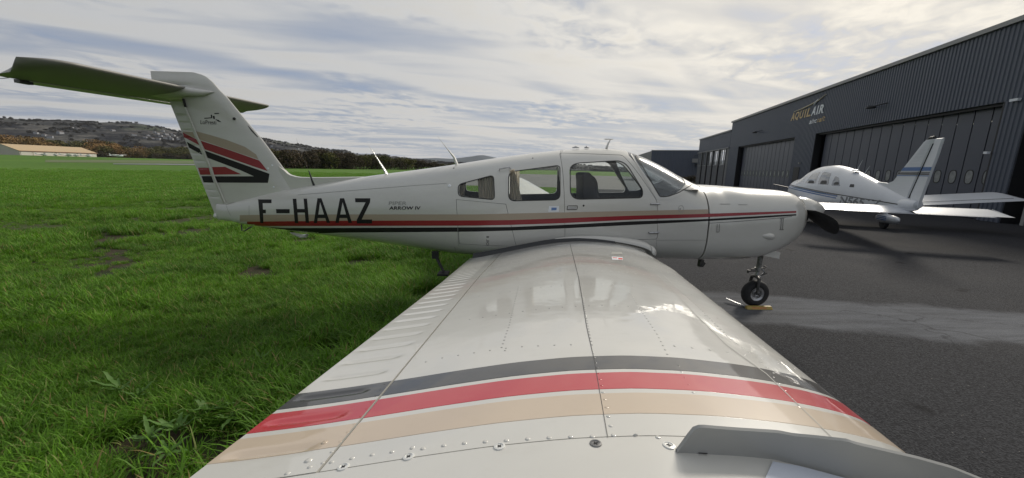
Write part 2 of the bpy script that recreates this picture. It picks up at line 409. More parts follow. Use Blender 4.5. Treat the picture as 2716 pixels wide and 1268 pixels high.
# asphalt apron: edge runs beside the hangars' direction
HD = ray(1583, 452); HD[2] = 0; HD /= np.linalg.norm(HD)           # direction of the hangar fronts
HN = np.array([-HD[1], HD[0], 0.0])                                 # towards the apron
HP = np.array([20.391, 9.156, 0.0])
EDGE = np.array([0.95, 0.0])                                        # a point of the grass edge
def edge_s(x, y):                                                   # >0 on the grass side
    return (np.asarray(x)-EDGE[0])*HN[0] + (np.asarray(y)-EDGE[1])*HN[1]
def ap(s_, t_): return (EDGE[0]+HD[0]*s_-HN[0]*t_, EDGE[1]+HD[1]*s_-HN[1]*t_)
V = []; ns = 160
for i in range(ns):
    s_ = -40 + 170*i/(ns-1); j = 0.05*math.sin(s_*2.3)+0.04*math.sin(s_*5.1+1)
    for t_ in (-j, 2, 8, 20, 45, 80): V.append((*ap(s_, t_), 0.006))
asph = mat('asphalt', (0.030, 0.031, 0.034), 0.9, spec=0.12); t = asph.node_tree; b = t.nodes['Principled BSDF']
tcn = [n for n in t.nodes if n.type == 'TEX_COORD'][0]; ob = tcn.outputs['Object']
vor = t.nodes.new('ShaderNodeTexVoronoi'); vor.inputs['Scale'].default_value = 95; t.links.new(ob, vor.inputs['Vector'])
grain = ramp(t, vor.outputs['Color'], [(0.25, 0.0), (0.9, 1.0)])
fine = ramp(t, noise(t, ob, 170, 3, 0.7), [(0.42, 0.0), (0.66, 1.0)])
blot = ramp(t, noise(t, ob, 0.5, 7, 0.6), [(0.35, 0.0), (0.7, 1.0)])
col = mixc(t, mth(t, 'MULTIPLY', grain, 0.6), (0.014, 0.0145, 0.017), (0.092, 0.094, 0.102))
col = mixc(t, mth(t, 'MULTIPLY', fine, 0.25), col, (0.10, 0.10, 0.106))
col = mixc(t, mth(t, 'MULTIPLY', blot, 0.35), col, (0.022, 0.023, 0.026))
# paler band in the asphalt colour that runs out from the nose wheel
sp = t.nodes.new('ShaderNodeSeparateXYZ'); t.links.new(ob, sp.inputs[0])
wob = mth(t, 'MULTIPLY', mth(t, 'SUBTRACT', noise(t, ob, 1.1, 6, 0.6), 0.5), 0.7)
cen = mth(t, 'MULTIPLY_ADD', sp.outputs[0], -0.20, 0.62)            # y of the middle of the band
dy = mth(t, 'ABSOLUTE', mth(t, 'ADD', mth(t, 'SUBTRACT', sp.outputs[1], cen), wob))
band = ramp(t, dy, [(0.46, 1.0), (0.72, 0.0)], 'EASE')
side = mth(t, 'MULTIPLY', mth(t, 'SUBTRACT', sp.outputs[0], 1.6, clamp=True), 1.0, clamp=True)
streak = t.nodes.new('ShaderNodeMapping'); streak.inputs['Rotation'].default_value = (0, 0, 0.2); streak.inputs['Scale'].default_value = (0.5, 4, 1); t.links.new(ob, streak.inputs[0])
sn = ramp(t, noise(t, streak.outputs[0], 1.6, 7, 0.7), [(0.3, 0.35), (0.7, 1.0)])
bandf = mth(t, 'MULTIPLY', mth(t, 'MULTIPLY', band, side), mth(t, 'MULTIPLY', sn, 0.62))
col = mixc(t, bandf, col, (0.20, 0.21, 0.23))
grit = t.nodes.new('ShaderNodeTexVoronoi'); grit.inputs['Scale'].default_value = 14; t.links.new(ob, grit.inputs['Vector'])
col = mixc(t, ramp(t, grit.outputs['Distance'], [(0.0, 1.0), (0.045, 0.9), (0.06, 0.0)]), col, (0.24, 0.23, 0.21))
spot = ramp(t, noise(t, ob, 1.7, 2, 0.5), [(0.70, 0.0), (0.76, 0.7)]); col = mixc(t, spot, col, (0.010, 0.010, 0.011))
# fine cracks
vc = t.nodes.new('ShaderNodeTexVoronoi'); vc.feature = 'DISTANCE_TO_EDGE'; vc.inputs['Scale'].default_value = 0.55
wv = t.nodes.new('ShaderNodeMix'); wv.data_type = 'VECTOR'
nz = t.nodes.new('ShaderNodeTexNoise'); nz.inputs['Scale'].default_value = 1.4; nz.inputs['Detail'].default_value = 6; t.links.new(ob, nz.inputs['Vector'])
vadd = t.nodes.new('ShaderNodeVectorMath'); vadd.operation = 'MULTIPLY_ADD'; t.links.new(nz.outputs['Color'], vadd.inputs[0]); vadd.inputs[1].default_value = (0.9, 0.9, 0); t.links.new(ob, vadd.inputs[2])
t.links.new(vadd.outputs[0], vc.inputs['Vector'])
crack = ramp(t, vc.outputs['Distance'], [(0.0, 1.0), (0.008, 0.0)])
crack = mth(t, 'MULTIPLY', crack, ramp(t, noise(t, ob, 0.3, 3, 0.5), [(0.56, 0.0), (0.66, 0.5)]))
col = mixc(t, crack, col, (0.008, 0.008, 0.009))
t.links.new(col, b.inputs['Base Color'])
t.links.new(mth(t, 'MULTIPLY_ADD', blot, -0.1, 0.95), b.inputs['Roughness'])
bn = t.nodes.new('ShaderNodeBump'); bn.inputs['Strength'].default_value = 0.7; bn.inputs['Distance'].default_value = 0.006
t.links.new(vor.outputs['Distance'], bn.inputs['Height']); t.links.new(bn.outputs[0], b.inputs['Normal'])
tag(meshobj('apron', V, grid_faces(ns, 6), asph), 'dark asphalt apron with a pale band by the nose wheel', kind='structure')

# taxiway, thin strip on the terrain, far left
conc = mat('old concrete', (0.20, 0.20, 0.21), 0.85, var=(0.3, 0.6, (0.12, 0.12, 0.12)))
def terr_strip(name, pts_top, pts_bot, m, off, label):
    V = []; n = 40
    for i in range(n):
        a = interp_poly(pts_top, i/(n-1)); b_ = interp_poly(pts_bot, i/(n-1))
        for j in range(3):
            p, _ = hit(GBV, *(a*(1-j/2)+b_*j/2)); V.append((p.x, p.y, float(terr(p.x, p.y))+off))
    return tag(meshobj(name, V, grid_faces(n, 3), m), label, kind='structure')
terr_strip('runway', [(300, 434.5), (420, 434.5), (560, 436)], [(300, 436.5), (420, 437.8), (560, 439.5)], conc, 0.08, 'thin grey runway strip across the far grass')
dry = mat('dry grass', (0.12, 0.14, 0.05), 0.9, var=(0.2, 0.7, (0.07, 0.12, 0.03)))
terr_strip('dry_verge', [(120, 424.5), (300, 425), (560, 427)], [(120, 431), (300, 432), (560, 434)], dry, 0.05, 'paler mown grass beyond the runway')

# ================================================================== HILLS AND FAR MOUNTAINS
def ridge(name, px, dist, base_d, base_z, m, label, seed, rough_, nrad=46, naz=260, left_az=-125, right_az=60):
    P = [atD(x, y, dist) for x, y in px]
    az = np.array([math.degrees(math.atan2(p[0]-CAM[0], p[1]-CAM[1])) for p in P]); zz = np.array([p[2] for p in P])
    A = np.linspace(left_az, right_az, naz); Z = np.interp(A, az, zz)
    g = np.random.default_rng(seed); ph = g.uniform(0, 6.28, (14, 2)); V = []
    for i in range(nrad):
        u = i/(nrad-1)*1.35; d = base_d + (dist-base_d)*u
        for a, z in zip(A, Z):
            ar = math.radians(a)
            f = sm(u, 0, 1.0)**0.8 if u < 1 else 1-0.6*(u-1)/0.35
            n_ = 0
            for k in range(14):
                fr = 1.6*1.45**k; n_ += math.sin(a*fr*0.06+ph[k, 0]+2*math.sin(u*3+ph[k, 1]))*math.sin(u*fr*0.9+ph[k, 1])/fr**0.85
            h = base_z + (z-base_z)*f + n_*rough_*math.sin(min(u, 1)*math.pi)**0.7 + (n_*0.05*rough_)
            V.append((CAM[0]+d*math.sin(ar), CAM[1]+d*math.cos(ar), h))
    return tag(meshobj(name, V, grid_faces(nrad, naz), m, smooth=True), label, kind='structure'), V
hm = mat('hill cover', (0.05, 0.05, 0.04), 0.95, spec=0.1); t = hm.node_tree; b = t.nodes['Principled BSDF']
tcn = [n for n in t.nodes if n.type == 'TEX_COORD'][0]
mp = t.nodes.new('ShaderNodeMapping'); mp.inputs['Scale'].default_value = (1, 1, 2.5); mp.inputs['Rotation'].default_value = (0, 0, 0.5); t.links.new(tcn.outputs['Object'], mp.inputs[0])
v1 = t.nodes.new('ShaderNodeTexVoronoi'); v1.inputs['Scale'].default_value = 0.017; t.links.new(mp.outputs[0], v1.inputs['Vector'])
f1 = ramp(t, v1.outputs['Color'], [(0.2, 0.0), (0.45, 0.15), (0.62, 0.5), (0.8, 1.0)])
f2 = ramp(t, noise(t, mp.outputs[0], 0.013, 8, 0.72), [(0.46, 0.0), (0.55, 1.0)])
f3 = ramp(t, noise(t, mp.outputs[0], 0.05, 5, 0.75), [(0.44, 0.0), (0.54, 1.0)])
col = mixc(t, f2, (0.012, 0.012, 0.015), (0.12, 0.113, 0.10))
col = mixc(t, mth(t, 'MULTIPLY', f1, 0.55), col, (0.10, 0.097, 0.082))
col = mixc(t, mth(t, 'MULTIPLY', f3, 0.65), col, (0.012, 0.012, 0.016))
col = mixc(t, mth(t, 'MULTIPLY', ramp(t, noise(t, tcn.outputs['Object'], 0.006, 3, 0.5), [(0.62, 0.0), (0.70, 1.0)]), 0.4), col, (0.07, 0.10, 0.035))
t.links.new(col, b.inputs['Base Color'])
RP = [(0, 317), (39, 320), (97, 323.7), (165, 325.6), (252, 330.7), (330, 332.6), (370, 335), (407, 340.8), (430, 344), (456, 353), (474, 356), (600, 362), (700, 372.6), (749, 380.8), (793, 384.3), (830, 391.7), (886, 397.8), (919, 399.4), (942, 408.7), (1024, 411), (1038, 416.4), (1073, 420.4), (1154, 428.5), (1201, 433), (1400, 441), (1800, 450)]
hills, HV = ridge('hills', RP, 1900, 760, 2.0, hm, 'dark wooded hillside with fields and scattered houses', 3, 9)
HBV = bvh_of(HV, grid_faces(46, 260))
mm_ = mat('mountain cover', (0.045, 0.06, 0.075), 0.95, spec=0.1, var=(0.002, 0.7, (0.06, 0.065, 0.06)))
ridge('far_mountains', [(900, 430), (1082, 421.5), (1110, 421), (1154, 419.2), (1200, 422), (1230, 418), (1254, 415), (1268, 412.5), (1282, 412.2), (1300, 415.7), (1340, 424), (1500, 436), (1700, 445)], 6500, 3500, 0, mm_, 'blue hazy mountain ridge on the horizon', 5, 14, 24, 200, -60, 50)

# ================================================================== FAR BUILDINGS ON THE HILL
ORD = 'first second third fourth fifth sixth seventh eighth ninth tenth eleventh twelfth thirteenth fourteenth fifteenth sixteenth seventeenth eighteenth nineteenth twentieth'.split()
def ordn(k):
    if k <= 20: return ORD[k-1]
    t_ = {2: 'twenty', 3: 'thirty', 4: 'forty'}[k//10]
    return t_+'-'+ORD[k % 10-1] if k % 10 else {2: 'twentieth', 3: 'thirtieth', 4: 'fortieth'}[k//10]
HUE = ['orange brown', 'olive green', 'bare brown']
hw = mat('pale render', (0.30, 0.31, 0.33), 0.9); hr = mat('tiled roof', (0.10, 0.085, 0.08), 0.9)
def gable(L_, W_, h, rise, over=0.3):
    wl = MB(); wl.add([(-L_/2, -W_/2, -3), (L_/2, -W_/2, -3), (L_/2, W_/2, -3), (-L_/2, W_/2, -3), (-L_/2, -W_/2, h), (L_/2, -W_/2, h), (L_/2, W_/2, h), (-L_/2, W_/2, h), (-L_/2, 0, h+rise), (L_/2, 0, h+rise)],
        [(0, 1, 5, 4), (1, 2, 6, 9, 5), (2, 3, 7, 6), (3, 0, 4, 8, 7), (0, 3, 2, 1)])
    rf = MB(); o_ = over; s_ = rise/(W_/2)
    for sg in (-1, 1):
        a = [(-L_/2-o_, sg*(W_/2+o_), h-s_*o_), (L_/2+o_, sg*(W_/2+o_), h-s_*o_), (L_/2+o_, 0, h+rise), (-L_/2-o_, 0, h+rise)]
        rf.add([(p[0], p[1], p[2]+0.02) for p in a]+[(p[0], p[1], p[2]+0.22) for p in a], [(0, 1, 2, 3), (4, 5, 6, 7), (0, 1, 5, 4), (1, 2, 6, 5), (2, 3, 7, 6), (3, 0, 4, 7)])
    return wl, rf
wl, rf = gable(11, 8, 4.5, 2.2)
wo = wl.build('wall', hw); ro = rf.build('roof', hr); wmd, rmd = wo.data, ro.data; delo(wo); delo(ro)
spots = [(404, 369), (410, 352), (418, 356), (426, 363), (421, 371), (432, 349), (441, 358), (447, 364), (455, 371), (461, 361), (468, 367), (393, 361), (385, 366), (452, 356), (133, 366), (118, 361), (206, 344), (190, 341), (96, 355), (356, 360), (300, 348), (474, 372), (438, 368), (160, 355), (720, 389), (790, 396), (860, 404)]
for i, (x, y) in enumerate(spots):
    p, _ = hit(HBV, x, y)
    if p is None: continue
    e = empty('hillside_house', p, random.uniform(0, 3.1), 'small pale house with tiled roof on the far hillside, %s from the left' % ordn(1+sorted(spots).index((x, y))), 'house', 'houses on the far hillside')
    s_ = random.uniform(0.55, 0.85); e.scale = (s_, s_, s_)
    for nme, md in (('wall', wmd), ('roof', rmd)):
        o = bpy.data.objects.new(nme, md); COL.objects.link(o); o.parent = e

# ================================================================== TREES
def leafmat(name, c1, c2, c3):
    m = bpy.data.materials.new(name); m.use_nodes = True; t = m.node_tree; b = t.nodes['Principled BSDF']; b.inputs['Roughness'].default_value = 0.85
    b.inputs['Specular IOR Level'].default_value = 0.15
    oi = t.nodes.new('ShaderNodeObjectInfo'); tcn = t.nodes.new('ShaderNodeTexCoord')
    f = ramp(t, noise(t, tcn.outputs['Object'], 0.9, 4, 0.7), [(0.35, 0.0), (0.65, 1.0)])
    col = mixc(t, f, c1, c2); col = mixc(t, mth(t, 'MULTIPLY', oi.outputs['Random'], 0.75), col, c3)
    t.links.new(col, b.inputs['Base Color']); return m
LM = [leafmat('autumn orange leaves', (0.20, 0.125, 0.050), (0.29, 0.18, 0.075), (0.17, 0.125, 0.055)),
      leafmat('olive leaves', (0.09, 0.095, 0.03), (0.17, 0.14, 0.05), (0.06, 0.07, 0.025)),
      leafmat('bare brown twigs', (0.06, 0.046, 0.034), (0.12, 0.09, 0.055), (0.05, 0.045, 0.028))]
BARK = mat('bark', (0.05, 0.042, 0.035), 0.95)
def crown_data(seed, H, W, n, leaf, name):
    g = np.random.default_rng(seed); V = []; Fc = []; nl = 9
    lob = [(g.uniform(-W*.38, W*.38), g.uniform(-W*.38, W*.38), H*(0.30+0.52*g.random()), W*g.uniform(.22, .36)) for _ in range(nl)]
    lob.append((0, 0, H*0.78, W*.27)); lob.append((0, 0, H*0.22, W*.36))
    for k in range(n):
        cx, cy, cz, r = lob[g.integers(len(lob))]
        d = g.normal(size=3); d /= np.linalg.norm(d); rr = r*(0.55+0.5*g.random()**0.5)
        c = np.array([cx, cy, cz]) + d*rr*np.array([1, 1, 0.85]); c[2] = max(c[2], 0.15)
        if c[2] > H: c[2] = H - g.random()*0.3
        a = g.normal(size=3); a /= np.linalg.norm(a); b_ = np.cross(a, g.normal(size=3)); b_ /= np.linalg.norm(b_)
        s_ = leaf*g.uniform(.5, 1.3); q = len(V)
        V += [tuple(c-a*s_), tuple(c+b_*s_*.7), tuple(c+a*s_), tuple(c-b_*s_*.6)]; Fc.append((q, q+1, q+2, q+3))
    o = meshobj(name, V, Fc, LM[0], link=False); md = o.data; bpy.data.objects.remove(o)
    tr = MB(); tr.tube([(0, 0, -0.3), (W*.02, 0, H*.25), (-W*.02, W*.02, H*.55), (0, 0, H*.85)], [H*.022, H*.017, H*.011, H*.004], 7)
    for k in range(7):
        a = g.uniform(0, 6.28); h0 = H*g.uniform(.2, .55); L_ = W*g.uniform(.25, .42)
        tr.tube([(0, 0, h0), (math.cos(a)*L_*.5, math.sin(a)*L_*.5, h0+H*.12), (math.cos(a)*L_, math.sin(a)*L_, h0+H*.27)], [H*.009, H*.006, H*.002], 5)
    o = tr.build('trunk', BARK, link=False); td = o.data; bpy.data.objects.remove(o)
    return md, td
CR = [crown_data(50+i, 6.0, 6.5, 1500, 0.30, 'crown') for i in range(4)]
CRM = []
for md, td in CR:
    row = []
    for lm in LM:
        c = md.copy(); c.materials[0] = lm; row.append(c)
    CRM.append((row, td))
def tree(p, hgt, wid, mi, name, label, cat, group):
    k = random.randrange(4); e = empty(name, p, random.uniform(0, 6.28), label, cat, group); e.scale = (wid/6.5, wid/6.5, hgt/6.0)
    c = bpy.data.objects.new('crown', CRM[k][0][mi]); COL.objects.link(c); c.parent = e
    t_ = bpy.data.objects.new('trunk', CRM[k][1]); COL.objects.link(t_); t_.parent = e
# wood behind the far field, left
def dep(p): return float((np.array(p)-CAM) @ Fv)
HPX = lambda x: float(np.interp(x, [-60, 0, 50, 100, 150, 200, 240, 270, 300, 330, 360, 400, 440, 480, 520, 600, 700], [56, 57, 54, 49, 46, 43, 48, 51, 43, 36, 35, 32, 32, 33, 30, 28, 26]))
TL = [(x, 0, (0 if x < 135 or 225 < x < 400 and x % 3 else (1 if x < 470 else 2)) if x < 430 else 1) for x in range(-60, 680, 19)]
for ti, (x, h, mi) in enumerate(TL):
    for row in range(2):
        p = atD(x+random.uniform(-8, 8), 416, 560+row*22+random.uniform(-8, 8)); z = float(terr(p[0], p[1])); h = HPX(x)*dep(p)/1000
        tree((p[0], p[1], z), h*random.uniform(.74, 1.08)*(0.86 if row == 0 else 1.0), h*random.uniform(.75, 1.05), mi,
             'autumn_tree', '%s %s-row tree behind the tan roofed hangar, %s from the left edge' % (HUE[mi], ('front', 'back')[row], ordn(ti+1)) if ti < 19 else '%s %s-row tree, %s right of the far tan roofed hangar' % (HUE[mi], ('front', 'back')[row], ordn(ti-18)), 'tree', 'trees behind the far hangar' if x < 300 else 'trees along the far field edge')
for bi, x in enumerate((6, 20, 255, 262, 272, 285, 420, 440, 455, 470, 486, 500)):
    p = atD(x, 416, 545); z = float(terr(p[0], p[1]))
    tree((p[0], p[1], z), random.uniform(4, 6.5), random.uniform(6, 10), 2, 'dark_bush', 'dark bush at the foot of the far autumn trees, %s from the left' % ordn(bi+1), 'bush', 'bushes at the foot of the far trees')
# nearer thicket right of the fin
for i in range(46):
    x = 700 + i*12.5 + random.uniform(-5, 5); by = np.interp(x, [700, 760, 1150, 1300], [446, 447, 451, 453]); g0 = onZ(x, by)
    dd = math.hypot(g0[0], g0[1]-CAM[1]) + random.uniform(0, 7); p = atD(x, by, dd); k = dep(p)/1000.0
    top = np.interp(x, [700, 750, 800, 850, 900, 950, 990, 1040, 1075, 1110, 1160, 1230, 1300], [399, 402, 404, 403, 404, 413, 414, 420, 418, 428, 432, 436, 440])
    mi = random.choice((1, 1, 2, 2, 2)); hgt = max(1.5, (by-top)*k*1.02*random.uniform(.86, 1.08))
    tree((p[0], p[1], 0), hgt, hgt*random.uniform(1.0, 1.35), mi, 'thicket_tree', '%s tree in the thicket, %s to the right of the tail fin' % (HUE[mi], ordn(i+1)), 'tree', 'thicket trees right of the tail')

# ================================================================== TAN ROOFED HANGAR, FAR LEFT
shm = mat('cream sheet wall', (0.55, 0.50, 0.44), 0.7, var=(0.15, 0.5, (0.42, 0.40, 0.36))); shr = mat('tan sheet roof', (0.50, 0.37, 0.21), 0.6, var=(0.1, 0.4, (0.42, 0.32, 0.2)))
pa = atD(54, 415, 470); pa[2] = float(terr(pa[0], pa[1])); W_ = 29.0
los = np.array([pa[0]-CAM[0], pa[1]-CAM[1], 0]); los /= np.linalg.norm(los); sid = np.array([los[1], -los[0], 0]); th_b = R_(33)
eb_ = sid*math.cos(th_b)+los*math.sin(th_b); gb_ = -sid*math.sin(th_b)+los*math.cos(th_b)
Lh = 10.0
while True:
    q = pa+eb_*Lh-CAM; px_ = CX+FPX*float(q @ Rv)/float(q @ Fv)
    if px_ > 257 or Lh > 160: break
    Lh += 0.5
rz = math.atan2(eb_[1], eb_[0]); cen_ = pa+eb_*Lh/2+gb_*W_/2
eb = empty('farm_hangar', (cen_[0], cen_[1], pa[2]), rz, 'long low hangar with a tan sheet roof at the far field edge', 'hangar')
wl, rf = gable(Lh, W_, 3.7, 4.6, 0.5); wl.build('wall', shm, eb); rf.build('roof', shr, eb)
trm = mat('brown fascia', (0.22, 0.08, 0.06), 0.7); MB().box((0, -W_/2-0.6, 3.55), (Lh+1, 0.25, 0.35)).build('fascia', trm, eb)
for k in range(7): MB().box((-Lh/2+Lh*(k+0.5)/7, -W_/2-0.12, 1.6), (Lh/7-1.2, 0.15, 3.0)).build('door', mat('pale door %d' % k, (0.55+0.05*(k % 2), 0.52, 0.47), 0.7), eb)

# small white aircraft parked in front of it
wp = mat('glossy white', (0.8, 0.8, 0.8), 0.3, coat=0.5); dk = mat('dark canopy', (0.03, 0.03, 0.035), 0.2)
def glider_meshes():
    b1 = MB(); prof = [(0.02, -3.3), (0.09, -3.1), (0.13, -2), (0.22, -0.9), (0.5, 0.1), (0.62, 1.0), (0.55, 1.9), (0.35, 2.5), (0.05, 2.8)]
    b1.lathe(prof, (0, 0, 0.95), 'X', 14)
    wg = MB(); wg.box((0.6, 0, 1.5), (1.1, 9.0, 0.16)); tl = MB(); tl.box((-3.1, 0, 1.0), (0.6, 2.6, 0.08)); fn = MB(); fn.add([(-2.5, -.04, 1), (-3.3, -.04, 1), (-3.5, -.04, 2.1), (-3.1, -.04, 2.1), (-2.5, .04, 1), (-3.3, .04, 1), (-3.5, .04, 2.1), (-3.1, .04, 2.1)], [(0, 1, 2, 3), (7, 6, 5, 4), (0, 4, 5, 1), (1, 5, 6, 2), (2, 6, 7, 3), (3, 7, 4, 0)])
    cn = MB(); cn.lathe([(0.05, 0.5), (0.35, 0.9), (0.42, 1.4), (0.1, 2.1)], (0, 0, 1.35), 'X', 12)
    wh = MB(); wh.lathe([(0.1, -0.08), (0.25, -0.08), (0.25, 0.08), (0.1, 0.08)], (0.7, 0, 0.25), 'Y', 12)
    return [(n_, mb_.build(n_, m_, smooth=True).data) for n_, mb_, m_ in (('body', b1, wp), ('wing', wg, wp), ('tailplane', tl, wp), ('fin', fn, wp), ('canopy', cn, dk), ('wheel', wh, RUB))]
GM = glider_meshes()
for n_, md in GM:
    for o in [o for o in bpy.data.objects if o.data == md]: delo(o)
for x, y, az_, lab in ((112, 414, 0.2, 'leftmost small white plane parked before the tan roofed hangar'), (150, 415, 2.8, 'second small white plane from the left before the far hangar'), (178, 416, 0.3, 'middle small white plane parked before the far hangar'), (205, 416.5, 3.0, 'fourth small white plane from the left before the far hangar'), (230, 417, 0.1, 'small white plane nearest the right end of the far hangar'), (312, 420.5, 0.15, 'lone small white plane on the grass right of the far hangar')):
    p = atD(x, y, 430 if x < 300 else 330); z = float(terr(p[0], p[1]))
    e = empty('parked_plane', (p[0], p[1], z+(0.0)), az_, lab, 'plane', 'small white planes by the far hangar'); e.scale = (1.15, 1.15, 1.15)
    for n_, md in GM:
        o = bpy.data.objects.new(n_, md); COL.objects.link(o); o.parent = e

# ================================================================== HANGAR
clad = mat('dark blue grey cladding', (0.078, 0.090, 0.120), 0.36, spec=0.4, var=(0.35, 0.45, (0.095, 0.105, 0.13)), bump=(3, 0.05, 3))
clad2 = mat('door panel sheet', (0.070, 0.078, 0.102), 0.33, spec=0.4, var=(0.5, 0.6, (0.085, 0.092, 0.114)))
cope = mat('pale grey coping', (0.26, 0.26, 0.25), 0.4, metal=0.3)
dkin = mat('black interior', (0.012, 0.012, 0.014), 0.9)
hwin = mat('hangar porthole', (0.30, 0.31, 0.31), 0.15, coat=0.6, var=(4, 0.7, (0.16, 0.165, 0.17)))
HRZ = math.atan2(HD[1], HD[0])                 # local x along the front (away), local y = inside (+) ... see hl()
hang = empty('hangar', (HP[0], HP[1], 0), HRZ, 'large dark blue grey corrugated hangar with two sliding door fronts', 'hangar')
# local frame: x = s along the front going away from the camera, y = towards the apron (HN), z up
HT = 8.06
def rib(s0, s1, z0, z1, pitch=0.2, dep=0.035, y=0.0):
    """trapezoid corrugated sheet"""
    V = []; prof = []
    s_ = s0
    while s_ < s1-1e-6:
        for f, dd in ((0, 0), (0.3, 0), (0.42, dep), (0.88, dep)):
            q = s_+f*pitch
            if q <= s1: prof.append((q, y+dd))
        s_ += pitch
    prof.append((s1, y))
    for q, dd in prof: V += [(q, dd, z0), (q, dd, z1)]
    return V, [(2*i, 2*i+1, 2*i+3, 2*i+2) for i in range(len(prof)-1)]
D1, D2, OP = (2.0, 15.95), (19.22, 32.5), (-9.0, 0.92)
DH = 4.95; OPH = 5.2
cm = MB()
for a, b_, z0, z1 in ((-14, OP[0], 0.02, DH), (OP[1], D1[0], 0.02, DH), (D1[1], D2[0], 0.02, DH), (D2[1], 35.7, 0.02, DH), (-14, 35.7, DH, HT-0.02)):
    cm.add(*rib(a, b_, z0, z1))
meshobj('cladding', cm.V, cm.F, clad, hang)
MB().box((10.85, 0.02, HT+0.09), (49.9, 0.28, 0.20)).build('coping', cope, hang)
# roof and far walls
MB().box((10.85, -12, HT-0.12), (49.6, 23.6, 0.2)).build('roof', clad2, hang)
e_ = MB(); e_.box((35.6, -12, HT/2-0.15), (0.12, 23.9, HT-0.35)); e_.box((-13.9, -12, HT/2-0.15), (0.12, 23.9, HT-0.35)); e_.box((10.85, -23.9, HT/2-0.15), (49.3, 0.12, HT-0.35)); e_.build('outer_wall', clad2, hang)
MB().box((10.85, -12, 0.02), (49, 23, 0.03)).build('floor', dkin, hang)
# door leaves
def oval(cx, cz, w_, h_, n=20, p=2.8):
    return [(cx+w_/2*math.copysign(abs(math.cos(a))**(2/p), math.cos(a)), cz+h_/2*math.copysign(abs(math.sin(a))**(2/p), math.sin(a))) for a in [2*math.pi*k/n for k in range(n)]]
def panel_mesh(pw, ph, y0, y1, wz):
    """door leaf with an oval opening, local x 0..pw"""
    hole = oval(pw/2, wz, 0.36, 0.60)[::-1]; outer = [(0, 0), (pw, 0), (pw, ph), (0, ph)]
    pts = [Vector(p) for p in outer+hole]
    r = delaunay_2d_cdt(pts, [], [list(range(4)), list(range(4, 4+len(hole)))], 3, 1e-5)
    P2 = [tuple(p) for p in r[0]]; T = [tuple(f) for f in r[2]]
    cxy = lambda f: (sum(P2[i][0] for i in f)/len(f)-pw/2, sum(P2[i][1] for i in f)/len(f)-wz)
    T = [f for f in T if not (abs(cxy(f)[0]) < 0.17 and abs(cxy(f)[1]) < 0.27 and (abs(cxy(f)[0])/0.18)**2.8+(abs(cxy(f)[1])/0.30)**2.8 < 1)]
    mb = MB(); n = len(P2)
    mb.add([(p[0], y1, p[1]) for p in P2]+[(p[0], y0, p[1]) for p in P2], T+[tuple(i+n for i in f)[::-1] for f in T])
    for loop in ([(0, 0), (pw, 0), (pw, ph), (0, ph)], hole):
        k = len(loop); mb.add([(p[0], y1, p[1]) for p in loop]+[(p[0], y0, p[1]) for p in loop], [(i, i+k, (i+1) % k+k, (i+1) % k) for i in range(k)])
    return mb
fr_m = mat('black window rubber', (0.015, 0.015, 0.017), 0.5)
def doors(rng_, n, ph=DH-0.10, y=-0.42):
    pw = (rng_[1]-rng_[0]-0.5)/n; gap = 0.055; s0 = rng_[0]+0.06
    pd = panel_mesh(pw-gap, ph, -0.03, 0.0, 1.82).build('door_panel', clad2).data
    ring = MB(); o1 = oval((pw-gap)/2, 1.82, 0.42, 0.66); o2 = oval((pw-gap)/2, 1.82, 0.345, 0.585); k = len(o1)
    ring.add([(p[0], 0.012, p[1]) for p in o1]+[(p[0], 0.012, p[1]) for p in o2]+[(p[0], 0.0, p[1]) for p in o1]+[(p[0], -0.03, p[1]) for p in o2],
             [(i, (i+1) % k, (i+1) % k+k, i+k) for i in range(k)]+[(i, i+2*k, (i+1) % k+2*k, (i+1) % k) for i in range(k)]+[(i+k, (i+1) % k+k, (i+1) % k+3*k, i+3*k) for i in range(k)])
    rd = ring.build('window_frame', fr_m).data
    gl = MB(); gl.add([(p[0], 0.003, p[1]) for p in o2], [tuple(range(k))]); gd = gl.build('pane', hwin).data
    for md in (pd, rd, gd):
        for o in [o for o in bpy.data.objects if o.data == md]: delo(o)
    for i in range(n):
        o = bpy.data.objects.new('door_panel', pd); COL.objects.link(o); o.parent = hang; o.location = (s0+i*pw, y, 0.04)
        for nm, md in (('window_frame', rd), ('pane', gd)):
            q = bpy.data.objects.new(nm, md); COL.objects.link(q); q.parent = o
    # dark opening and reveal
    rv = MB(); rv.box(((rng_[0]+rng_[1])/2, -0.22, DH+0.03), (rng_[1]-rng_[0], 0.44, 0.06)); rv.box((rng_[1]+0.03, -0.22, DH/2), (0.06, 0.46, DH)); rv.box((rng_[0]-0.03, -0.22, DH/2), (0.06, 0.46, DH)); rv.build('door_reveal', fr_m, hang)
doors(D1, 16); doors(D2, 15)
MB().box(((D1[0]+D1[1])/2, -0.2, DH-0.06), (D1[1]-D1[0], 0.12, 0.12)).build('door_rail', fr_m, hang)
MB().box(((D2[0]+D2[1])/2, -0.2, DH-0.06), (D2[1]-D2[0], 0.12, 0.12)).build('door_rail', fr_m, hang)
# open bay at the near end
bz = MB(); bz.box(((OP[0]+OP[1])/2, -3.0, DH+0.03), (OP[1]-OP[0], 6, 0.06)); bz.box((OP[1]+0.03, -3, DH/2), (0.06, 6, DH)); bz.box((OP[0]-0.03, -3, DH/2), (0.06, 6, DH)); bz.box(((OP[0]+OP[1])/2, -6, DH/2), (OP[1]-OP[0], 0.1, DH)); bz.build('open_bay_lining', dkin, hang)
MB().box((0.32, -0.25, 0.65), (0.14, 0.14, 1.3)).build('bay_post', mat('galvanised', (0.3, 0.3, 0.3), 0.5, metal=0.6), hang)
MB().box((18.0, 0.045, 1.22), (0.95, 0.05, 2.40)).build('side_door', fr_m, hang)
MB().box((17.6, 0.08, 2.75), (0.16, 0.14, 0.12)).build('entry_lamp', cope, hang)
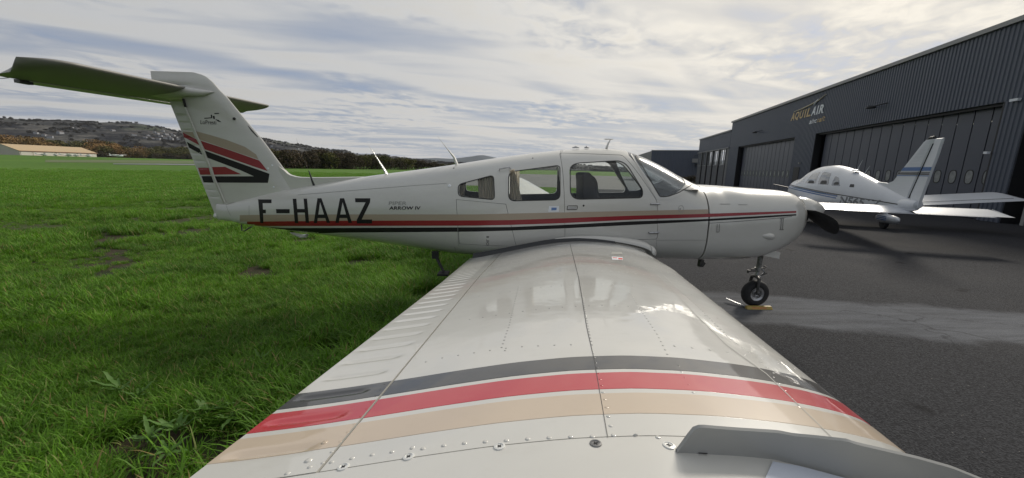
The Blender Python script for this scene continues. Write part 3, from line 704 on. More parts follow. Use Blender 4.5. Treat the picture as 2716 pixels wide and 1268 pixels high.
# curved floodlights on the front
for s_, z_ in ((9.5, 5.98), (27.0, 6.15)):
    f_ = MB(); f_.tube([(s_+0.75, 0.04, z_+0.12), (s_+0.55, 0.3, z_+0.02), (s_+0.1, 0.42, z_-0.08)], 0.03, 8)
    f_.tube([(s_-0.75, 0.04, z_+0.05), (s_-0.5, 0.28, z_-0.02), (s_-0.1, 0.42, z_-0.08)], 0.03, 8)
    f_.build('lamp_arm', fr_m, hang, smooth=True); f_ = MB(); f_.lathe([(0.05, 0.09), (0.22, 0.03), (0.24, -0.05), (0.2, -0.07)], (s_, 0.42, z_-0.08), 'Z', 20); f_.build('lamp_head', fr_m, hang, smooth=True)
for s_, z_ in ((1.4, 4.93), (2.03, 2.89)):
    f_ = MB(); f_.box((s_, 0.14, z_), (0.32 if z_ > 4 else 0.16, 0.12, 0.10)); f_.box((s_+0.05, 0.06, z_-0.02), (0.06, 0.12, 0.06)); f_.build('security_camera', STICK, hang)
# lower annex with the window bays
AX0, AX1, AH = 35.72, 51.0, 7.09
am = MB(); am.add(*rib(AX0, AX1, 5.05, AH-0.02)); meshobj('annex_cladding', am.V, am.F, clad, hang)
MB().box(((AX0+AX1)/2, 0.02, AH+0.07), (AX1-AX0, 0.26, 0.16)).build('coping', cope, hang)
MB().box(((AX0+AX1)/2, -9, AH-0.15), (AX1-AX0-0.1, 17.5, 0.2)).build('roof', clad2, hang); MB().box((AX1-0.05, -9, AH/2-0.15), (0.1, 17.9, AH-0.3)).build('outer_wall', clad2, hang)
lightf = mat('grey aluminium', (0.20, 0.205, 0.21), 0.4, metal=0.4)
MB().box(((AX0+AX1)/2, 0.08, 5.0), (AX1-AX0, 0.2, 0.10)).build('window_head', lightf, hang)
wgl = glass('annex window', (0.35, 0.4, 0.45), 0.03)
pan = mat('annex panel', (0.10, 0.105, 0.112), 0.5, var=(0.8, 0.5, (0.14, 0.14, 0.145)))
nb = 5; bw = (AX1-AX0-0.9)/nb
for i in range(nb):
    a = AX0+0.9+i*bw
    MB().box((a+0.14, 0.02, 2.5), (0.28, 0.16, 5.0)).build('pillar', fr_m, hang)
    pm = MB(); pm.add(*rib(a+0.3, a+bw-0.02, 0.02, 2.84, 0.3, 0.03, -0.06)); meshobj('wall_panel', pm.V, pm.F, pan, hang)
    for j in range(3):
        w0 = a+0.3+(bw-0.32)*j/3; w1 = a+0.3+(bw-0.32)*(j+1)/3
        f_ = MB(); yy = -0.05
        for bx in (((w0+0.04), 3.9, 0.08, 2.1), ((w1-0.04), 3.9, 0.08, 2.1), ((w0+w1)/2, 2.89, w1-w0-0.17, 0.08), ((w0+w1)/2, 4.9, w1-w0-0.17, 0.08)): f_.box((bx[0], yy, bx[1]), (bx[2], 0.08, bx[3]))
        wf = f_.build('window_frame', lightf, hang)
        MB().add([(w0+0.08, yy, 2.93), (w1-0.08, yy, 2.93), (w1-0.08, yy, 4.86), (w0+0.08, yy, 4.86)], [(0, 1, 2, 3)]).build('pane', wgl, wf)
MB().box((AX0+0.45, 0.0, 2.5), (0.86, 0.1, 5.0)).build('wall_panel', pan, hang)
MB().box(((AX0+AX1)/2, -8, 2.5), (AX1-AX0-0.3, 0.1, 5)).build('inner_wall', mat('inner wall', (0.3, 0.3, 0.3), 0.8), hang)

# company sign on the front
gold = mat('gold letters', (0.50, 0.36, 0.16), 0.4, metal=0.2); wlet = mat('white letters', (0.78, 0.8, 0.82), 0.4)
sign = empty('hangar_sign', (HP[0]+HD[0]*17.8+HN[0]*0.06, HP[1]+HD[1]*17.8+HN[1]*0.06, 0), HRZ, 'gold and white AQUILAIR aircraft lettering high on the hangar front', 'sign')
def sign_letters(txt, s_left, s_right, zb, zt, mats_, shear=0.25, bold=0.0):
    n = len(txt); tot = []
    adv = {'I': 0.45, 'i': 0.4, 'r': 0.6, 'f': 0.55, 't': 0.55, 'Q': 1.05}
    wd = [adv.get(c, 1.0) for c in txt]; W0 = sum(wd); x = 0
    for c, w_, m_ in zip(txt, wd, mats_):
        uv, Fc, asp = text_geo(c, shear, bold); k = (s_left-s_right)/W0
        a = s_left-x*k; b_ = s_left-(x+w_*0.86)*k; hh = (zt-zb)*(0.72 if c in 'aircrf' and c in 'acr' else 1.0); zb2 = zb-(0.1*(zt-zb) if c == 'Q' else 0)
        V = [(a+(b_-a)*u-17.8, 0.0, zb2+v*(hh+(zb-zb2))) for u, v in uv]; nv = len(V)
        mb = MB(); mb.add(V+[(p[0], -0.03, p[2]) for p in V], list(Fc)+[tuple(i+nv for i in f)[::-1] for f in Fc])
        mb.build('letter', m_, sign); x += w_
sign_letters('AQUILAIR', 20.35, 15.3, 6.40, 7.05, [gold]*5+[wlet]*3, 0.2, 0.03)
sign_letters('aircraft', 17.15, 15.0, 5.78, 6.14, [wlet]*4+[gold]*4, 0.2, 0.015)
sw = MB(); sw.tube([(19.9-17.8, 0.02, 7.12), (18.6-17.8, 0.02, 7.16), (17.2-17.8, 0.02, 7.30), (16.2-17.8, 0.02, 7.45), (15.3-17.8, 0.02, 7.72)], [0.02, 0.06, 0.065, 0.055, 0.02], 6, 0.8); sw.build('swoosh', mat('pale gold', (0.7, 0.62, 0.45), 0.4), sign, smooth=True)
sw = MB(); sw.tube([(16.75-17.8, 0.03, 7.20), (16.3-17.8, 0.03, 7.55)], [0.09, 0.03], 8, 0.5); sw.box((16.55-17.8, 0.05, 7.42), (0.5, 0.03, 0.07), ry=0.3); sw.build('plane_emblem', wlet, sign)

# dark building at the back
q0 = atD(1722, 479, 85.0); q1 = atD(1862, 479, 85.0); q0[2] = q1[2] = 0
bl = float(np.linalg.norm((q1-q0)[:2])); brz = math.atan2(q1[1]-q0[1], q1[0]-q0[0])
bk = empty('dark_shed', (q0[0], q0[1], 0), brz, 'plain dark navy shed behind the nose of the near plane', 'shed')
zt_ = float(atD(1722, 400, 85)[2]); bw_ = bl+6
rb = MB(); V_, F_ = rib(0, bw_, 0.02, zt_, 0.5, 0.04, 0); rb.add([(v[0], -v[1], v[2]) for v in V_], F_); meshobj('cladding', rb.V, rb.F, clad, bk)
MB().box((bw_/2, 0.06, zt_+0.08), (bw_+0.2, 0.3, 0.16)).build('coping', cope, bk)
MB().add([(0, 0.1, 0), (-4.5, 9, 0), (-4.5, 9, zt_-0.9), (0, 0.1, zt_)], [(0, 1, 2, 3)]).build('end_wall', mat('pale end wall', (0.25, 0.25, 0.24), 0.7), bk)
MB().add([(0, 0.1, zt_), (bw_, 0.1, zt_), (bw_, 12, zt_), (-4.5, 9, zt_-0.9)], [(0, 1, 2, 3)]).build('roof', clad2, bk)
f_ = MB(); f_.box((8.3, -0.25, 4.15), (1.1, 0.4, 0.75)); f_.build('wall_unit', cope, bk); f_ = MB(); f_.box((10.0, -0.6, 3.35), (3.4, 1.2, 0.15)); f_.box((8.9, -1.1, 1.6), (0.1, 0.1, 3.3)); f_.box((8.4, -0.6, 5.05), (0.9, 0.5, 0.08)); f_.build('canopy', fr_m, bk)
gv = mat('dry verge', (0.10, 0.09, 0.06), 0.95, var=(0.6, 0.7, (0.05, 0.07, 0.03)))
e0 = atD(1690, 470, 82); e1 = atD(1900, 470, 70)
tag(meshobj('gravel_verge', [(e0[0]-3, e0[1]-2, 0.02), (e1[0], e1[1]-6, 0.02), (e1[0]+4, e1[1]+6, 0.02), (e0[0]-3, e0[1]+8, 0.02)], [(0, 1, 2, 3)], gv), 'brown verge at the foot of the dark shed', kind='structure')
for i in range(9):
    p = atD(1700+i*20+random.uniform(-6, 6), 472, 78-i*0.6); tree((p[0], p[1], 0), random.uniform(0.8, 1.5), random.uniform(1.6, 2.6), 2, 'low_shrub', 'low brown shrub before the dark shed, %s from its left end' % ordn(i+1), 'shrub', 'shrubs before the dark shed')

# ================================================================== MAIN AIRCRAFT
AC = empty('light_aircraft', (0, 0, 0), 0, 'cream T-tailed light aircraft with red black and tan stripes, its wing filling the foreground', 'aircraft')
TOPPX = [(600, 541), (640, 532), (690, 519), (732, 508), (780, 501), (835, 491), (900, 480.5), (970, 468), (1021, 461), (1100, 451), (1180, 440), (1260, 427.4), (1355, 413), (1430, 403.5), (1485, 397.6), (1540, 394), (1579, 393), (1620, 394.5), (1649, 397.6), (1677, 404.6), (1715, 421), (1754, 441), (1800, 469), (1834, 487), (1850, 489), (1900, 491.5), (1972, 497), (2030, 501), (2062, 504), (2085, 509.5), (2097, 517), (2108, 529), (2113, 537)]
BOTPX = [(600, 584), (639, 594), (690, 602), (750, 610.6), (828, 621.6), (970, 643.7), (1100, 665.4), (1193, 679.3), (1293, 691), (1500, 694), (1765, 695.9), (1881, 694.6), (1931, 688), (1980, 678), (2026, 665.5), (2050, 656), (2072, 642.7), (2090, 625), (2105, 601), (2112, 578)]
WX = [(-3.5, .03), (-3.3, .07), (-3.0, .125), (-2.4, .215), (-1.6, .33), (-0.8, .445), (-0.2, .52), (0.3, .555), (1.0, .57), (1.9, .565), (2.4, .545), (2.75, .53), (3.2, .49), (3.5, .43), (3.65, .37), (3.74, .29), (3.785, .20)]
def wid(X): return np.interp(X, [a for a, b_ in WX], [b_ for a, b_ in WX])
def solve(px, k):
    xs, zs = [], []
    for x, y in px:
        p = onY(x, y, 0); kk = k if k < .5 else float(np.interp(x, [700, 1293, 1860, 2000], [.30, .80, .80, .08]))
        for _ in range(4): p = onY(x, y, -kk*float(wid(p[0])))
        xs.append(p[0]); zs.append(p[2])
    return np.array(xs), np.array(zs)
TX, TZ = solve(TOPPX, 0.10); BX, BZ = solve(BOTPX, 0.80)
def cr(xs, zs, X):                      # gentle smoothing of the interpolated profile
    return sum(np.interp(X+d, xs, zs)*w_ for d, w_ in ((-.05, .2), (-.025, .2), (0, .2), (.025, .2), (.05, .2)))
XS = np.unique(np.r_[np.linspace(-3.46, 3.5, 150), np.linspace(3.5, 3.74, 16), [3.755, 3.77, 3.785]])
wsm = cr([a for a, b_ in WX], [b_ for a, b_ in WX], XS); wsm[XS > 3.6] = wid(XS[XS > 3.6])
tz = cr(TX, TZ, XS); bz_ = cr(BX, BZ, XS); tz[XS > 3.55] = np.interp(XS[XS > 3.55], TX, TZ); bz_[XS > 3.5] = np.interp(XS[XS > 3.5], BX, BZ)
tz[-1] -= .0; NR = 112
def ring_at(X, inset=0.0):
    w_ = max(np.interp(X, XS, wsm)-inset, 0.01); zt = np.interp(X, XS, tz)-inset; zb = np.interp(X, XS, bz_)+inset
    if zt-zb < 0.02: zt, zb = (zt+zb)/2+.01, (zt+zb)/2-.01
    cab = float(sm(X, -1.6, 0.2)*(1-sm(X, 2.9, 3.6)))
    zm = zb+(zt-zb)*(0.50-0.06*cab); nt_ = 2.15+0.25*cab; nb_ = 2.3+1.3*cab
    if X > 2.6: nt_ = 2.3+0.5*float(sm(X, 2.6, 2.9))*(1-float(sm(X, 3.5, 3.78)))
    out_ = []
    for k in range(NR):
        a = 2*math.pi*k/NR; s_, c = math.sin(a), math.cos(a); n_ = nt_ if c >= 0 else nb_; h = (zt-zm) if c >= 0 else (zm-zb)
        out_.append((X, w_*math.copysign(abs(s_)**(2/n_), s_), zm+h*math.copysign(abs(c)**(2/n_), c)))
    return out_
def shell(xs, inset0, inset1, name, m):
    """closed double skinned tube"""
    V = []
    for X in xs: V += ring_at(X, inset0)
    n = len(xs); Fc = [f[::-1] for f in grid_faces(n, NR, wrap=True)]; off = len(V)
    for X in xs: V += ring_at(X, inset1)
    Fc += grid_faces(n, NR, wrap=True, off=off)
    for i, e in ((0, 1), (n-1, -1)):
        for j in range(NR):
            a, b_ = i*NR+j, i*NR+(j+1) % NR; Fc.append((a, a+off, b_+off, b_)[::e])
    mb = MB(); mb.add(V, Fc); return mb.build(name, m)
outerV = []
for X in XS: outerV += ring_at(X)
outerF = grid_faces(len(XS), NR, wrap=True)
VA = np.array(outerV); g = VA.reshape(len(XS), NR, 3)
du = np.gradient(g, axis=0); dv = (np.roll(g, -1, 1)-np.roll(g, 1, 1)); nn = np.cross(dv, du); nn /= np.linalg.norm(nn, axis=2, keepdims=True)+1e-12
if nn[60, NR//4].dot([0, 1, 0]) < 0: nn = -nn
NN = nn.reshape(-1, 3); vn = list(zip(outerV, [tuple(q) for q in NN]))
FB = bvh_of(outerV, outerF)
SEAMX = float(onY(1879, 600, -.53)[0])
fus = shell(XS[(XS <= SEAMX-0.004)], 0, 0.02, 'fuselage', WHITE)
cowl = shell(np.r_[SEAMX+0.004, XS[XS > SEAMX+0.02]], 0.0015, 0.02, 'cowling', WHITE)
def pxpoly(P, Y=-0.53): return [(float(onY(x, y, Y)[0]), float(onY(x, y, Y)[2])) for x, y in P]
WIN = {'front': round_poly([(1512, 434), (1656, 425.5), (1705, 505), (1703, 524.5), (1513, 529)], 26),
       'middle': round_poly([(1349, 456.5), (1479, 439.5), (1485, 443), (1485.5, 530), (1349, 533)], 17),
       'rear': round_poly([(1215.5, 489.5), (1309, 464.5), (1312, 530), (1215.5, 520)], 11)}
WS = [(1686, 411), (1750, 521.5), (1775, 520), (1800, 511), (1836, 489.5), (1846, 470), (1770, 380), (1700, 380)]
lin_x = np.r_[-1.35, XS[(XS > -1.3) & (XS < 2.55)], 2.56]
lin = shell(lin_x, 0.035, 0.045, 'cabin_lining', LIN)
door_poly = round_poly([(1493.5, 402.5), (1668, 409), (1741, 533), (1741, 634), (1497, 640)], 8)
bag_poly = [(1208, 530), (1342, 541), (1370, 655), (1216, 651)]
WINP = {'front': round_poly([(1536, 431), (1674, 423), (1740, 512), (1736, 526), (1534, 529)], 26), 'middle': round_poly([(1349, 456.5), (1508, 436), (1514, 440), (1514, 530), (1349, 533)], 17), 'rear': WIN['rear']}
for key, P in WIN.items():
    c = prism(pxpoly(P), -1.2, 0); boolean(fus, c); boolean(lin, c); delo(c)
    c = prism(pxpoly(WINP[key]), 0, 1.2); boolean(fus, c); boolean(lin, c); delo(c)
c = prism(pxpoly(WS), -1.2, 1.2); boolean(fus, c); boolean(lin, c); delo(c)
# doors cut out of the skin with a real gap
def cutout(poly, name, gap_px=1.3):
    ctr = Vector((sum(p[0] for p in poly)/len(poly), sum(p[1] for p in poly)/len(poly)))
    big = poly; small = [tuple(Vector(p)+(ctr-Vector(p)).normalized()*gap_px) for p in poly]
    piece = bpy.data.objects.new(name, fus.data.copy()); COL.objects.link(piece)
    c = prism(pxpoly(small), -1.2, -0.05); boolean(piece, c, 'INTERSECT'); delo(c)
    c = prism(pxpoly(big), -1.2, -0.05); boolean(fus, c); delo(c)
    return piece
door = cutout(door_poly, 'cabin_door'); bag = cutout(bag_poly, 'baggage_door')
for o in (fus, cowl, door, bag):
    smooth_normals(o, FB, vn, outerF); o.parent = AC
bgd = meshobj('door_recess', *(lambda l: (l[0], l[1]))((lambda: ([tuple(v) for X in XS[(XS > -0.9) & (XS < 2.2)] for v in ring_at(X, 0.030)], grid_faces(int(((XS > -0.9) & (XS < 2.2)).sum()), NR, wrap=True)))()), SEAM, AC)
for key, P in WIN.items():
    pass
c_list = [prism(pxpoly(P), -1.2, 0) for P in WIN.values()]+[prism(pxpoly(P), 0, 1.2) for P in WINP.values()]+[prism(pxpoly(WS), -1.2, 1.2)]
for c in c_list: boolean(bgd, c); delo(c)
lin.parent = AC
# perspex
glx = shell(XS[(XS > -1.2) & (XS < SEAMX)], 0.007, 0.010, 'glass_tmp', GLASS)
def pane(poly, y0, y1, name, m, label=None):
    o = bpy.data.objects.new(name, glx.data.copy()); COL.objects.link(o); c = prism(poly, y0, y1); boolean(o, c, 'INTERSECT'); delo(c)
    smooth_normals(o, FB, vn, outerF); o.data.materials.clear(); o.data.materials.append(m); o.parent = AC
    if label: o['label'] = label
    return o
for key, P in WIN.items():
    for PP, y0_, y1_ in ((P, -1.2, -0.02), (WINP[key], 0.02, 1.2)):
        ctr = Vector((sum(q[0] for q in PP)/len(PP), sum(q[1] for q in PP)/len(PP))); pane(pxpoly([tuple(ctr+(Vector(q)-ctr)*1.02) for q in PP]), y0_, y1_, 'side_window', GLASS)
pane(pxpoly(WS), -1.2, 1.2, 'windscreen', GLASSW)
delo(glx)
# dark rubber edges round the windows
def ringline(P, o=0.0): return [tuple(p) for p in P]+[tuple(P[0])]
lines('window_seal', FB, [ringline(WIN['front']), ringline(WIN['middle']), ringline(WIN['rear'])], 2.6, mat('window rubber', (0.035, 0.035, 0.035), 0.6), AC, 0.002, 4)
lines('windscreen_seal', FB, [[(1686, 411), (1750, 521.5), (1762, 522), (1775, 520), (1800, 511), (1836, 489.5)]], 2.4, SEAM, AC, 0.002, 4)
lines('windscreen_frame', FB, [[(1674, 409), (1742, 527)], [(1742, 527.5), (1762, 529), (1782, 526), (1808, 516), (1846, 492)]], 3.2, WHITE, AC, 0.004, 4)

# ---- stripes and registration
tan_t = [(623, 571), (700, 569.5), (900, 568.6), (1260, 568.6), (1355, 566.5), (1491, 563.5), (1741, 558), (1879, 555.3)]
red_t = [(636, 588), (700, 587.5), (900, 585.5), (1260, 584.7), (1355, 583.8), (1491, 579), (1680, 572), (1860, 567.6), (1879, 566.8), (2000, 563), (2112, 559.5)]
red_b = [(655, 596.6), (700, 599.5), (900, 599.3), (1260, 598.6), (1355, 596.6), (1491, 592), (1680, 582.7), (1860, 576.7), (1879, 575.8), (2000, 570), (2112, 564.5)]
blk_t = [(688, 602), (760, 605), (900, 604.6), (1260, 602.9), (1355, 602.2), (1491, 596.6), (1680, 587), (1860, 581.6), (1879, 580.5), (2000, 574), (2112, 567.8)]
blk_b = [(690, 603), (760, 611.5), (828, 619.5), (900, 617), (1260, 614.4), (1355, 611.6), (1491, 606), (1680, 596.6), (1860, 587.2), (1879, 586.2), (2000, 579.3), (2112, 571.8)]
def xstrip(name, top, bot, m, parent, off=0.0008, n=150):
    xs = np.linspace(max(top[0][0], bot[0][0]), min(top[-1][0], bot[-1][0]), n); T = np.interp(xs, *zip(*top)); B = np.interp(xs, *zip(*bot))
    V = []; ok = []
    for x, a, b_ in zip(xs, T, B):
        for j in range(5):
            p, n_ = hit(FB, x, a+(b_-a)*j/4); ok.append(p is not None); V.append(tuple(p+n_*off) if p else (0, 0, 0))
    Fc = [f for f in grid_faces(n, 5) if all(ok[q] for q in f)]
    meshobj(name, V, Fc, m, parent, smooth=True)
    meshobj(name, [(v[0], -v[1], v[2]) for v in V], [f[::-1] for f in Fc], m, parent, smooth=True)
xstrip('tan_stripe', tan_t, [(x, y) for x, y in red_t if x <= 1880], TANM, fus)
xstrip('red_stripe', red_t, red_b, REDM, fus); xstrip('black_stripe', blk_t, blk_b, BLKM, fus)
def Q(pts, ox=560, oy=380, sc=3.1657): return [(ox+x/sc, oy+y/sc) for x, y in pts]
REGS = {'F': [[(395, 472), (432, 472), (440, 670), (413, 670)], [(430, 472), (508, 472), (508, 503), (430, 503)], [(432, 557), (460, 557), (460, 588), (432, 588)]],
        '-': [[(545, 553), (660, 553), (660, 588), (548, 588)]],
        'H': [[(685, 466), (716, 466), (733, 670), (703, 670)], [(777, 465), (806, 465), (823, 668), (794, 668)], [(718, 552), (785, 552), (788, 582), (722, 582)]],
        'A': [[(893, 462), (920, 462), (890, 670), (862, 670)], [(905, 462), (927, 462), (1000, 668), (971, 668)], [(893, 598), (955, 598), (960, 628), (890, 628)]],
        'A2': [[(1082, 462), (1110, 462), (1072, 668), (1043, 668)], [(1095, 462), (1117, 462), (1184, 668), (1153, 668)], [(1075, 598), (1140, 598), (1147, 628), (1072, 628)]],
        'Z': [[(1208, 462), (1337, 462), (1335, 496), (1211, 496)], [(1298, 494), (1336, 494), (1264, 642), (1224, 642)], [(1222, 640), (1352, 640), (1352, 673), (1225, 673)]]}
for k, ps in REGS.items(): decal('registration_letter', FB, [Q(p) for p in ps], BLKM, fus, 0.0022, 5)
text_px('model_name', FB, 'ARROW IV', [(1032, 556.3), (1116, 556.3), (1116, 547.3), (1032, 547.3)], BLKM, fus, 0.0020, 0.1, 0.025)
text_px('maker_name', FB, 'PIPER', [(1031, 543.6), (1078, 543.6), (1078, 534.5), (1031, 534.5)], mat('faded letters', (0.30, 0.30, 0.28), 0.6), fus, 0.0020, 0.1, 0.01)
text_px('maintenance_mark', FB, 'OIL 8', [(1290, 651), (1290, 626), (1297, 626), (1297, 651)], MATB, fus, 0.002)
decal('data_sticker', FB, [Q([(2200, 915), (2430, 915), (2425, 1045), (2180, 1050)], 1200, 440, 8.587)], STICK, fus, 0.0024); decal('data_print', FB, [Q([(2255, 950), (2375, 950), (2370, 1010), (2252, 1015)], 1200, 440, 8.587)], BLUEINK, fus, 0.003)
# seams
PL = [[(599, 543.5), (640, 531.5), (690, 519.5), (732, 508)], [(661, 546), (661, 572)], [(790, 517), (1000, 500), (1100, 492), (1186, 486.5)],
      [(1216, 652), (1214, 600)], [(1741, 634), (1741, 655)], [(1741, 637), (1876, 637)], [(1206, 654), (1216, 700)], [(600, 545), (606, 560), (612, 572)]]
lines('skin_seam', FB, PL, 0.9, SEAML, fus, 0.0025)
for x0, x1, y0, y1, n_ in ((612, 1200, 541, 490, 60), (1216, 1366, 655, 659, 16), (1745, 1874, 642, 641, 14), (1000, 1206, 650, 688, 24)):
    mb = MB(); dm = MB(); dm.lathe([(1, 0), (.7, .25), (.05, .3)], (0, 0, 0), 'Z', 6)
    for k in range(n_):
        p, q = hit(FB, x0+(x1-x0)*k/(n_-1), y0+(y1-y0)*k/(n_-1)+4)
        if p is not None: m3 = q.to_track_quat('Z', 'Y').to_matrix(); mb.add([tuple(p+m3 @ Vector(v)*.0035) for v in dm.V], dm.F)
    if mb.V: tag(mb.build('rivet_row', WHITE, fus, smooth=True, angle=60), kind='stuff')
lines('roof_seam', FB, [[(1487.5, 398.5), (1488, 420)], [(1491, 398.5), (1491.5, 402)]], 1.2, SEAML, fus, 0.0025, 3)
lines('cowl_seam', FB, [[(1881, 592), (1960, 587), (2060, 579), (2100, 574)], [(1902, 594), (1901, 616)], [(1908, 594), (1907, 614)], [(1901, 616), (1907, 615)]], 1.0, SEAM, cowl, 0.003)
lines('cowl_latch', FB, [[(2072, 580), (2070, 608)], [(2077, 580), (2075, 608)], [(2066, 609), (2078, 609)], [(2068, 580), (2080, 580)]], 1.1, SEAM, cowl, 0.004, 3)
lines('cowl_fastener', FB, [[(1910, 541.5), (1937, 541.5)], [(1958, 543), (1982, 543)]], 1.3, SEAML, cowl, 0.003, 4)
def blob_px(name, x, y, rpx, m, parent, h=0.4, bvh=None, n=12, ry=None):
    """small domed fitting on the surface"""
    p, n_ = hit(bvh or FB, x, y)
    if p is None: return None
    k = (p-Vector(CAM)).length/FPX; r = rpx*k; q = n_.to_track_quat('Z', 'Y').to_matrix()
    mb = MB(); V = []; ry = ry or rpx
    mb.lathe([(1.0, 0.0), (0.85, h*0.7), (0.45, h), (0.05, h*1.02)], (0, 0, 0), 'Z', n)
    mb.V = [tuple(p + q @ Vector((v[0]*r, v[1]*r, v[2]*r))) for v in mb.V]
    return mb.build(name, m, parent, smooth=True, angle=60)
def bar_px(name, x0, y0, x1, y1, rpx, m, parent, lift=0.012):
    a, na = hit(FB, x0, y0); b_, nb2 = hit(FB, x1, y1); k = (a-Vector(CAM)).length/FPX
    mb = MB(); mb.tube([a+na*lift*0.2, a+na*lift, b_+nb2*lift, b_+nb2*lift*0.2], rpx*k, 8); return mb.build(name, m, parent, smooth=True)
bar_px('door_hinge', 1726, 541.5, 1749, 541, 2.2, MET, AC); bar_px('door_hinge', 1721, 617, 1747, 615.5, 2.2, MET, AC)
bar_px('assist_handle', 1325, 453, 1353, 447.5, 1.8, MET, AC, 0.03)
lines('door_handle', FB, [[(1504, 556), (1505, 546), (1532, 546), (1530, 556), (1504, 556)]], 1.6, SEAM, door, 0.004, 3)
decal('door_lever', FB, [[(1507, 549), (1529, 549), (1527, 553.5), (1507, 554)]], MET, door, 0.006)
blob_px('door_lock', 1548, 545.5, 2.6, MATB, door); blob_px('round_cap', 1192, 493, 4.6, STICK, fus, 0.3); blob_px('fuel_cap', 1804, 554, 2.0, SEAML, fus)
lines('fuel_drain_ring', FB, [[(1806+7*math.cos(a), 554+9*math.sin(a)) for a in np.linspace(0, 6.283, 15)]], 1.0, SEAML, fus, 0.003, 2)
blob_px('small_knob', 1203.6, 446, 2.2, SEAM, fus); blob_px('vent', 1413, 419.5, 2.0, SEAM, fus); blob_px('bag_lock', 1371, 657, 2.2, MET, fus)
# cowl: inlets, chin scoop, exhaust
def ell(cx, cz, a, b_, n=24): return [(cx+a*math.cos(t_), cz+b_*math.sin(t_)) for t_ in np.linspace(0, 2*math.pi, n, endpoint=False)]
zc = float(np.interp(3.74, XS, (tz+bz_)/2))
nose = MB()
for X in (3.785,): nose.add([v for v in ring_at(X, 0.0)], [tuple(range(NR))])
nose.build('nose_plate', WHITE, AC)
for sg in (-1, 1):
    mb = MB(); mb.tube([(3.60, sg*0.17, zc+0.02), (3.76, sg*0.17, zc+0.02), (3.792, sg*0.165, zc+0.02)], [0.09, 0.085, 0.07], 18); mb.build('air_inlet', MATB, AC, smooth=True)
cs = MB(); _p, _n = hit(FB, 2030, 626); c0 = np.array(_p-_n*.03)
cs.lathe([(0.005, -0.20), (0.045, -0.12), (0.075, 0.0), (0.085, 0.07), (0.075, 0.11), (0.045, 0.135), (0.01, 0.14)], (0, 0, 0), 'X', 16)
cs.V = [(c0[0]+v[0]*1.25-.03, c0[1]+v[1]*0.7+0.018-v[0]*.25*(v[0] < 0), c0[2]+v[2]*0.62-v[0]*0.10) for v in cs.V]; cs.build('chin_scoop', WHITE, AC, smooth=True, angle=60)
bx = MB(); q = onY(1858, 702, -.12); bx.box((q[0], -.12, q[2]+0.02), (0.05, 0.06, 0.09)); bx.tube([(q[0]+.05, -.1, q[2]+.03), (q[0]+.02, -.1, q[2]-.02)], 0.03, 10); bx.build('exhaust_stub', DMET, AC)
# spinner and propeller
PX, PZ = 3.84, float(onX(2112, 555, 3.84)[2])-0.005
sp_ = MB(); sp_.lathe([(0.165, -0.035), (0.168, 0.0), (0.163, 0.06), (0.148, 0.13), (0.122, 0.20), (0.085, 0.27), (0.045, 0.32), (0.003, 0.345)], (PX, 0, PZ), 'X', 36); prop = empty('propeller', (0, 0, 0)); prop.parent = AC
sp_.build('spinner', WHITE, prop, smooth=True, angle=50)
tip = Vector(onX(2226, 607, PX+0.02)); hub = Vector((PX, 0, PZ)); bd = (tip-hub); bl_ = bd.length; bd.normalize()
def blade(sgn):
    e1 = bd*sgn; e2 = Vector((1, 0, 0)); e3 = e1.cross(e2).normalized(); V = []; st = []
    for u, ch, th, tw in ((0.10, .055, .05, 62), (0.2, .07, .04, 52), (0.32, .10, .028, 40), (0.5, .125, .018, 30), (0.7, .125, .013, 24), (0.86, .11, .009, 20), (0.95, .085, .006, 18), (0.985, .05, .004, 17), (1.0, .012, .002, 17)):
        tw = R_(tw); cd = (e3*math.cos(tw)+e2*math.sin(tw)*-1).normalized(); nd_ = e1.cross(cd).normalized(); st.append(1)
        for k in range(16):
            a = 2*math.pi*k/16; V.append(tuple(hub+e1*bl_*u+cd*(ch*0.95*math.cos(a))+nd_*(th*0.5*math.sin(a))))
    mb = MB(); mb.add(V, grid_faces(len(st), 16, wrap=True)+[tuple(range(16)), tuple(range((len(st)-1)*16, len(st)*16))]); mb.build('blade', MATB, prop, smooth=True)
blade(1); blade(-1)

# ---- antennas
def whip(pts, rpx, m, name='antenna', Y=-0.02, flat=0.5):
    P = [Vector(onY(x, y, Y)) for x, y in pts]; k = 4.8/FPX
    mb = MB(); mb.tube(P, [r*k for r in rpx], 10, flat); return mb.build(name, m, AC, smooth=True)
whip([(1028, 466), (1018, 448), (1003, 424), (988, 400), (976, 383)], [9, 6, 3.2, 1.4, 0.5], WHITE, 'blade_antenna')
whip([(1212, 438), (1205, 418), (1190, 399), (1175, 380), (1159, 360)], [9.5, 6, 2.6, 1.2, 0.5], WHITE, 'blade_antenna')
whip([(834, 494), (828, 478), (819, 453)], [3.6, 2.6, 1.1], MATB, 'whip_antenna', flat=1.0); whip([(819, 453), (800, 410), (786, 368)], [0.28, 0.22, 0.15], DMET, 'whip_wire', flat=1.0)
q = [Vector(onY(x, y, -.02)) for x, y in ((1608, 394), (1613, 380), (1619, 370.5))]; mb = MB(); mb.tube(q, [0.036, 0.024, 0.012], 10, 0.4)
a_, b_ = Vector(onY(1604, 369, -.02)), Vector(onY(1626, 369.5, -.02)); mb.tube([a_, b_], [0.012, 0.008], 8, 0.6); mb.build('fin_antenna', WHITE, AC, smooth=True)
for x0, x1, y_ in ((1518, 1536, 390.5), (1550, 1562, 390.5)):
    p0, p1 = Vector(onY(x0, y_+1.5, -.1)), Vector(onY(x1, y_+1.5, -.1)); mb = MB(); mb.tube([p0, (p0+p1)/2+Vector((0, 0, 0.008)), p1], [0.006, 0.014, 0.006], 8, 1); mb.build('roof_beacon', MET, AC, smooth=True)

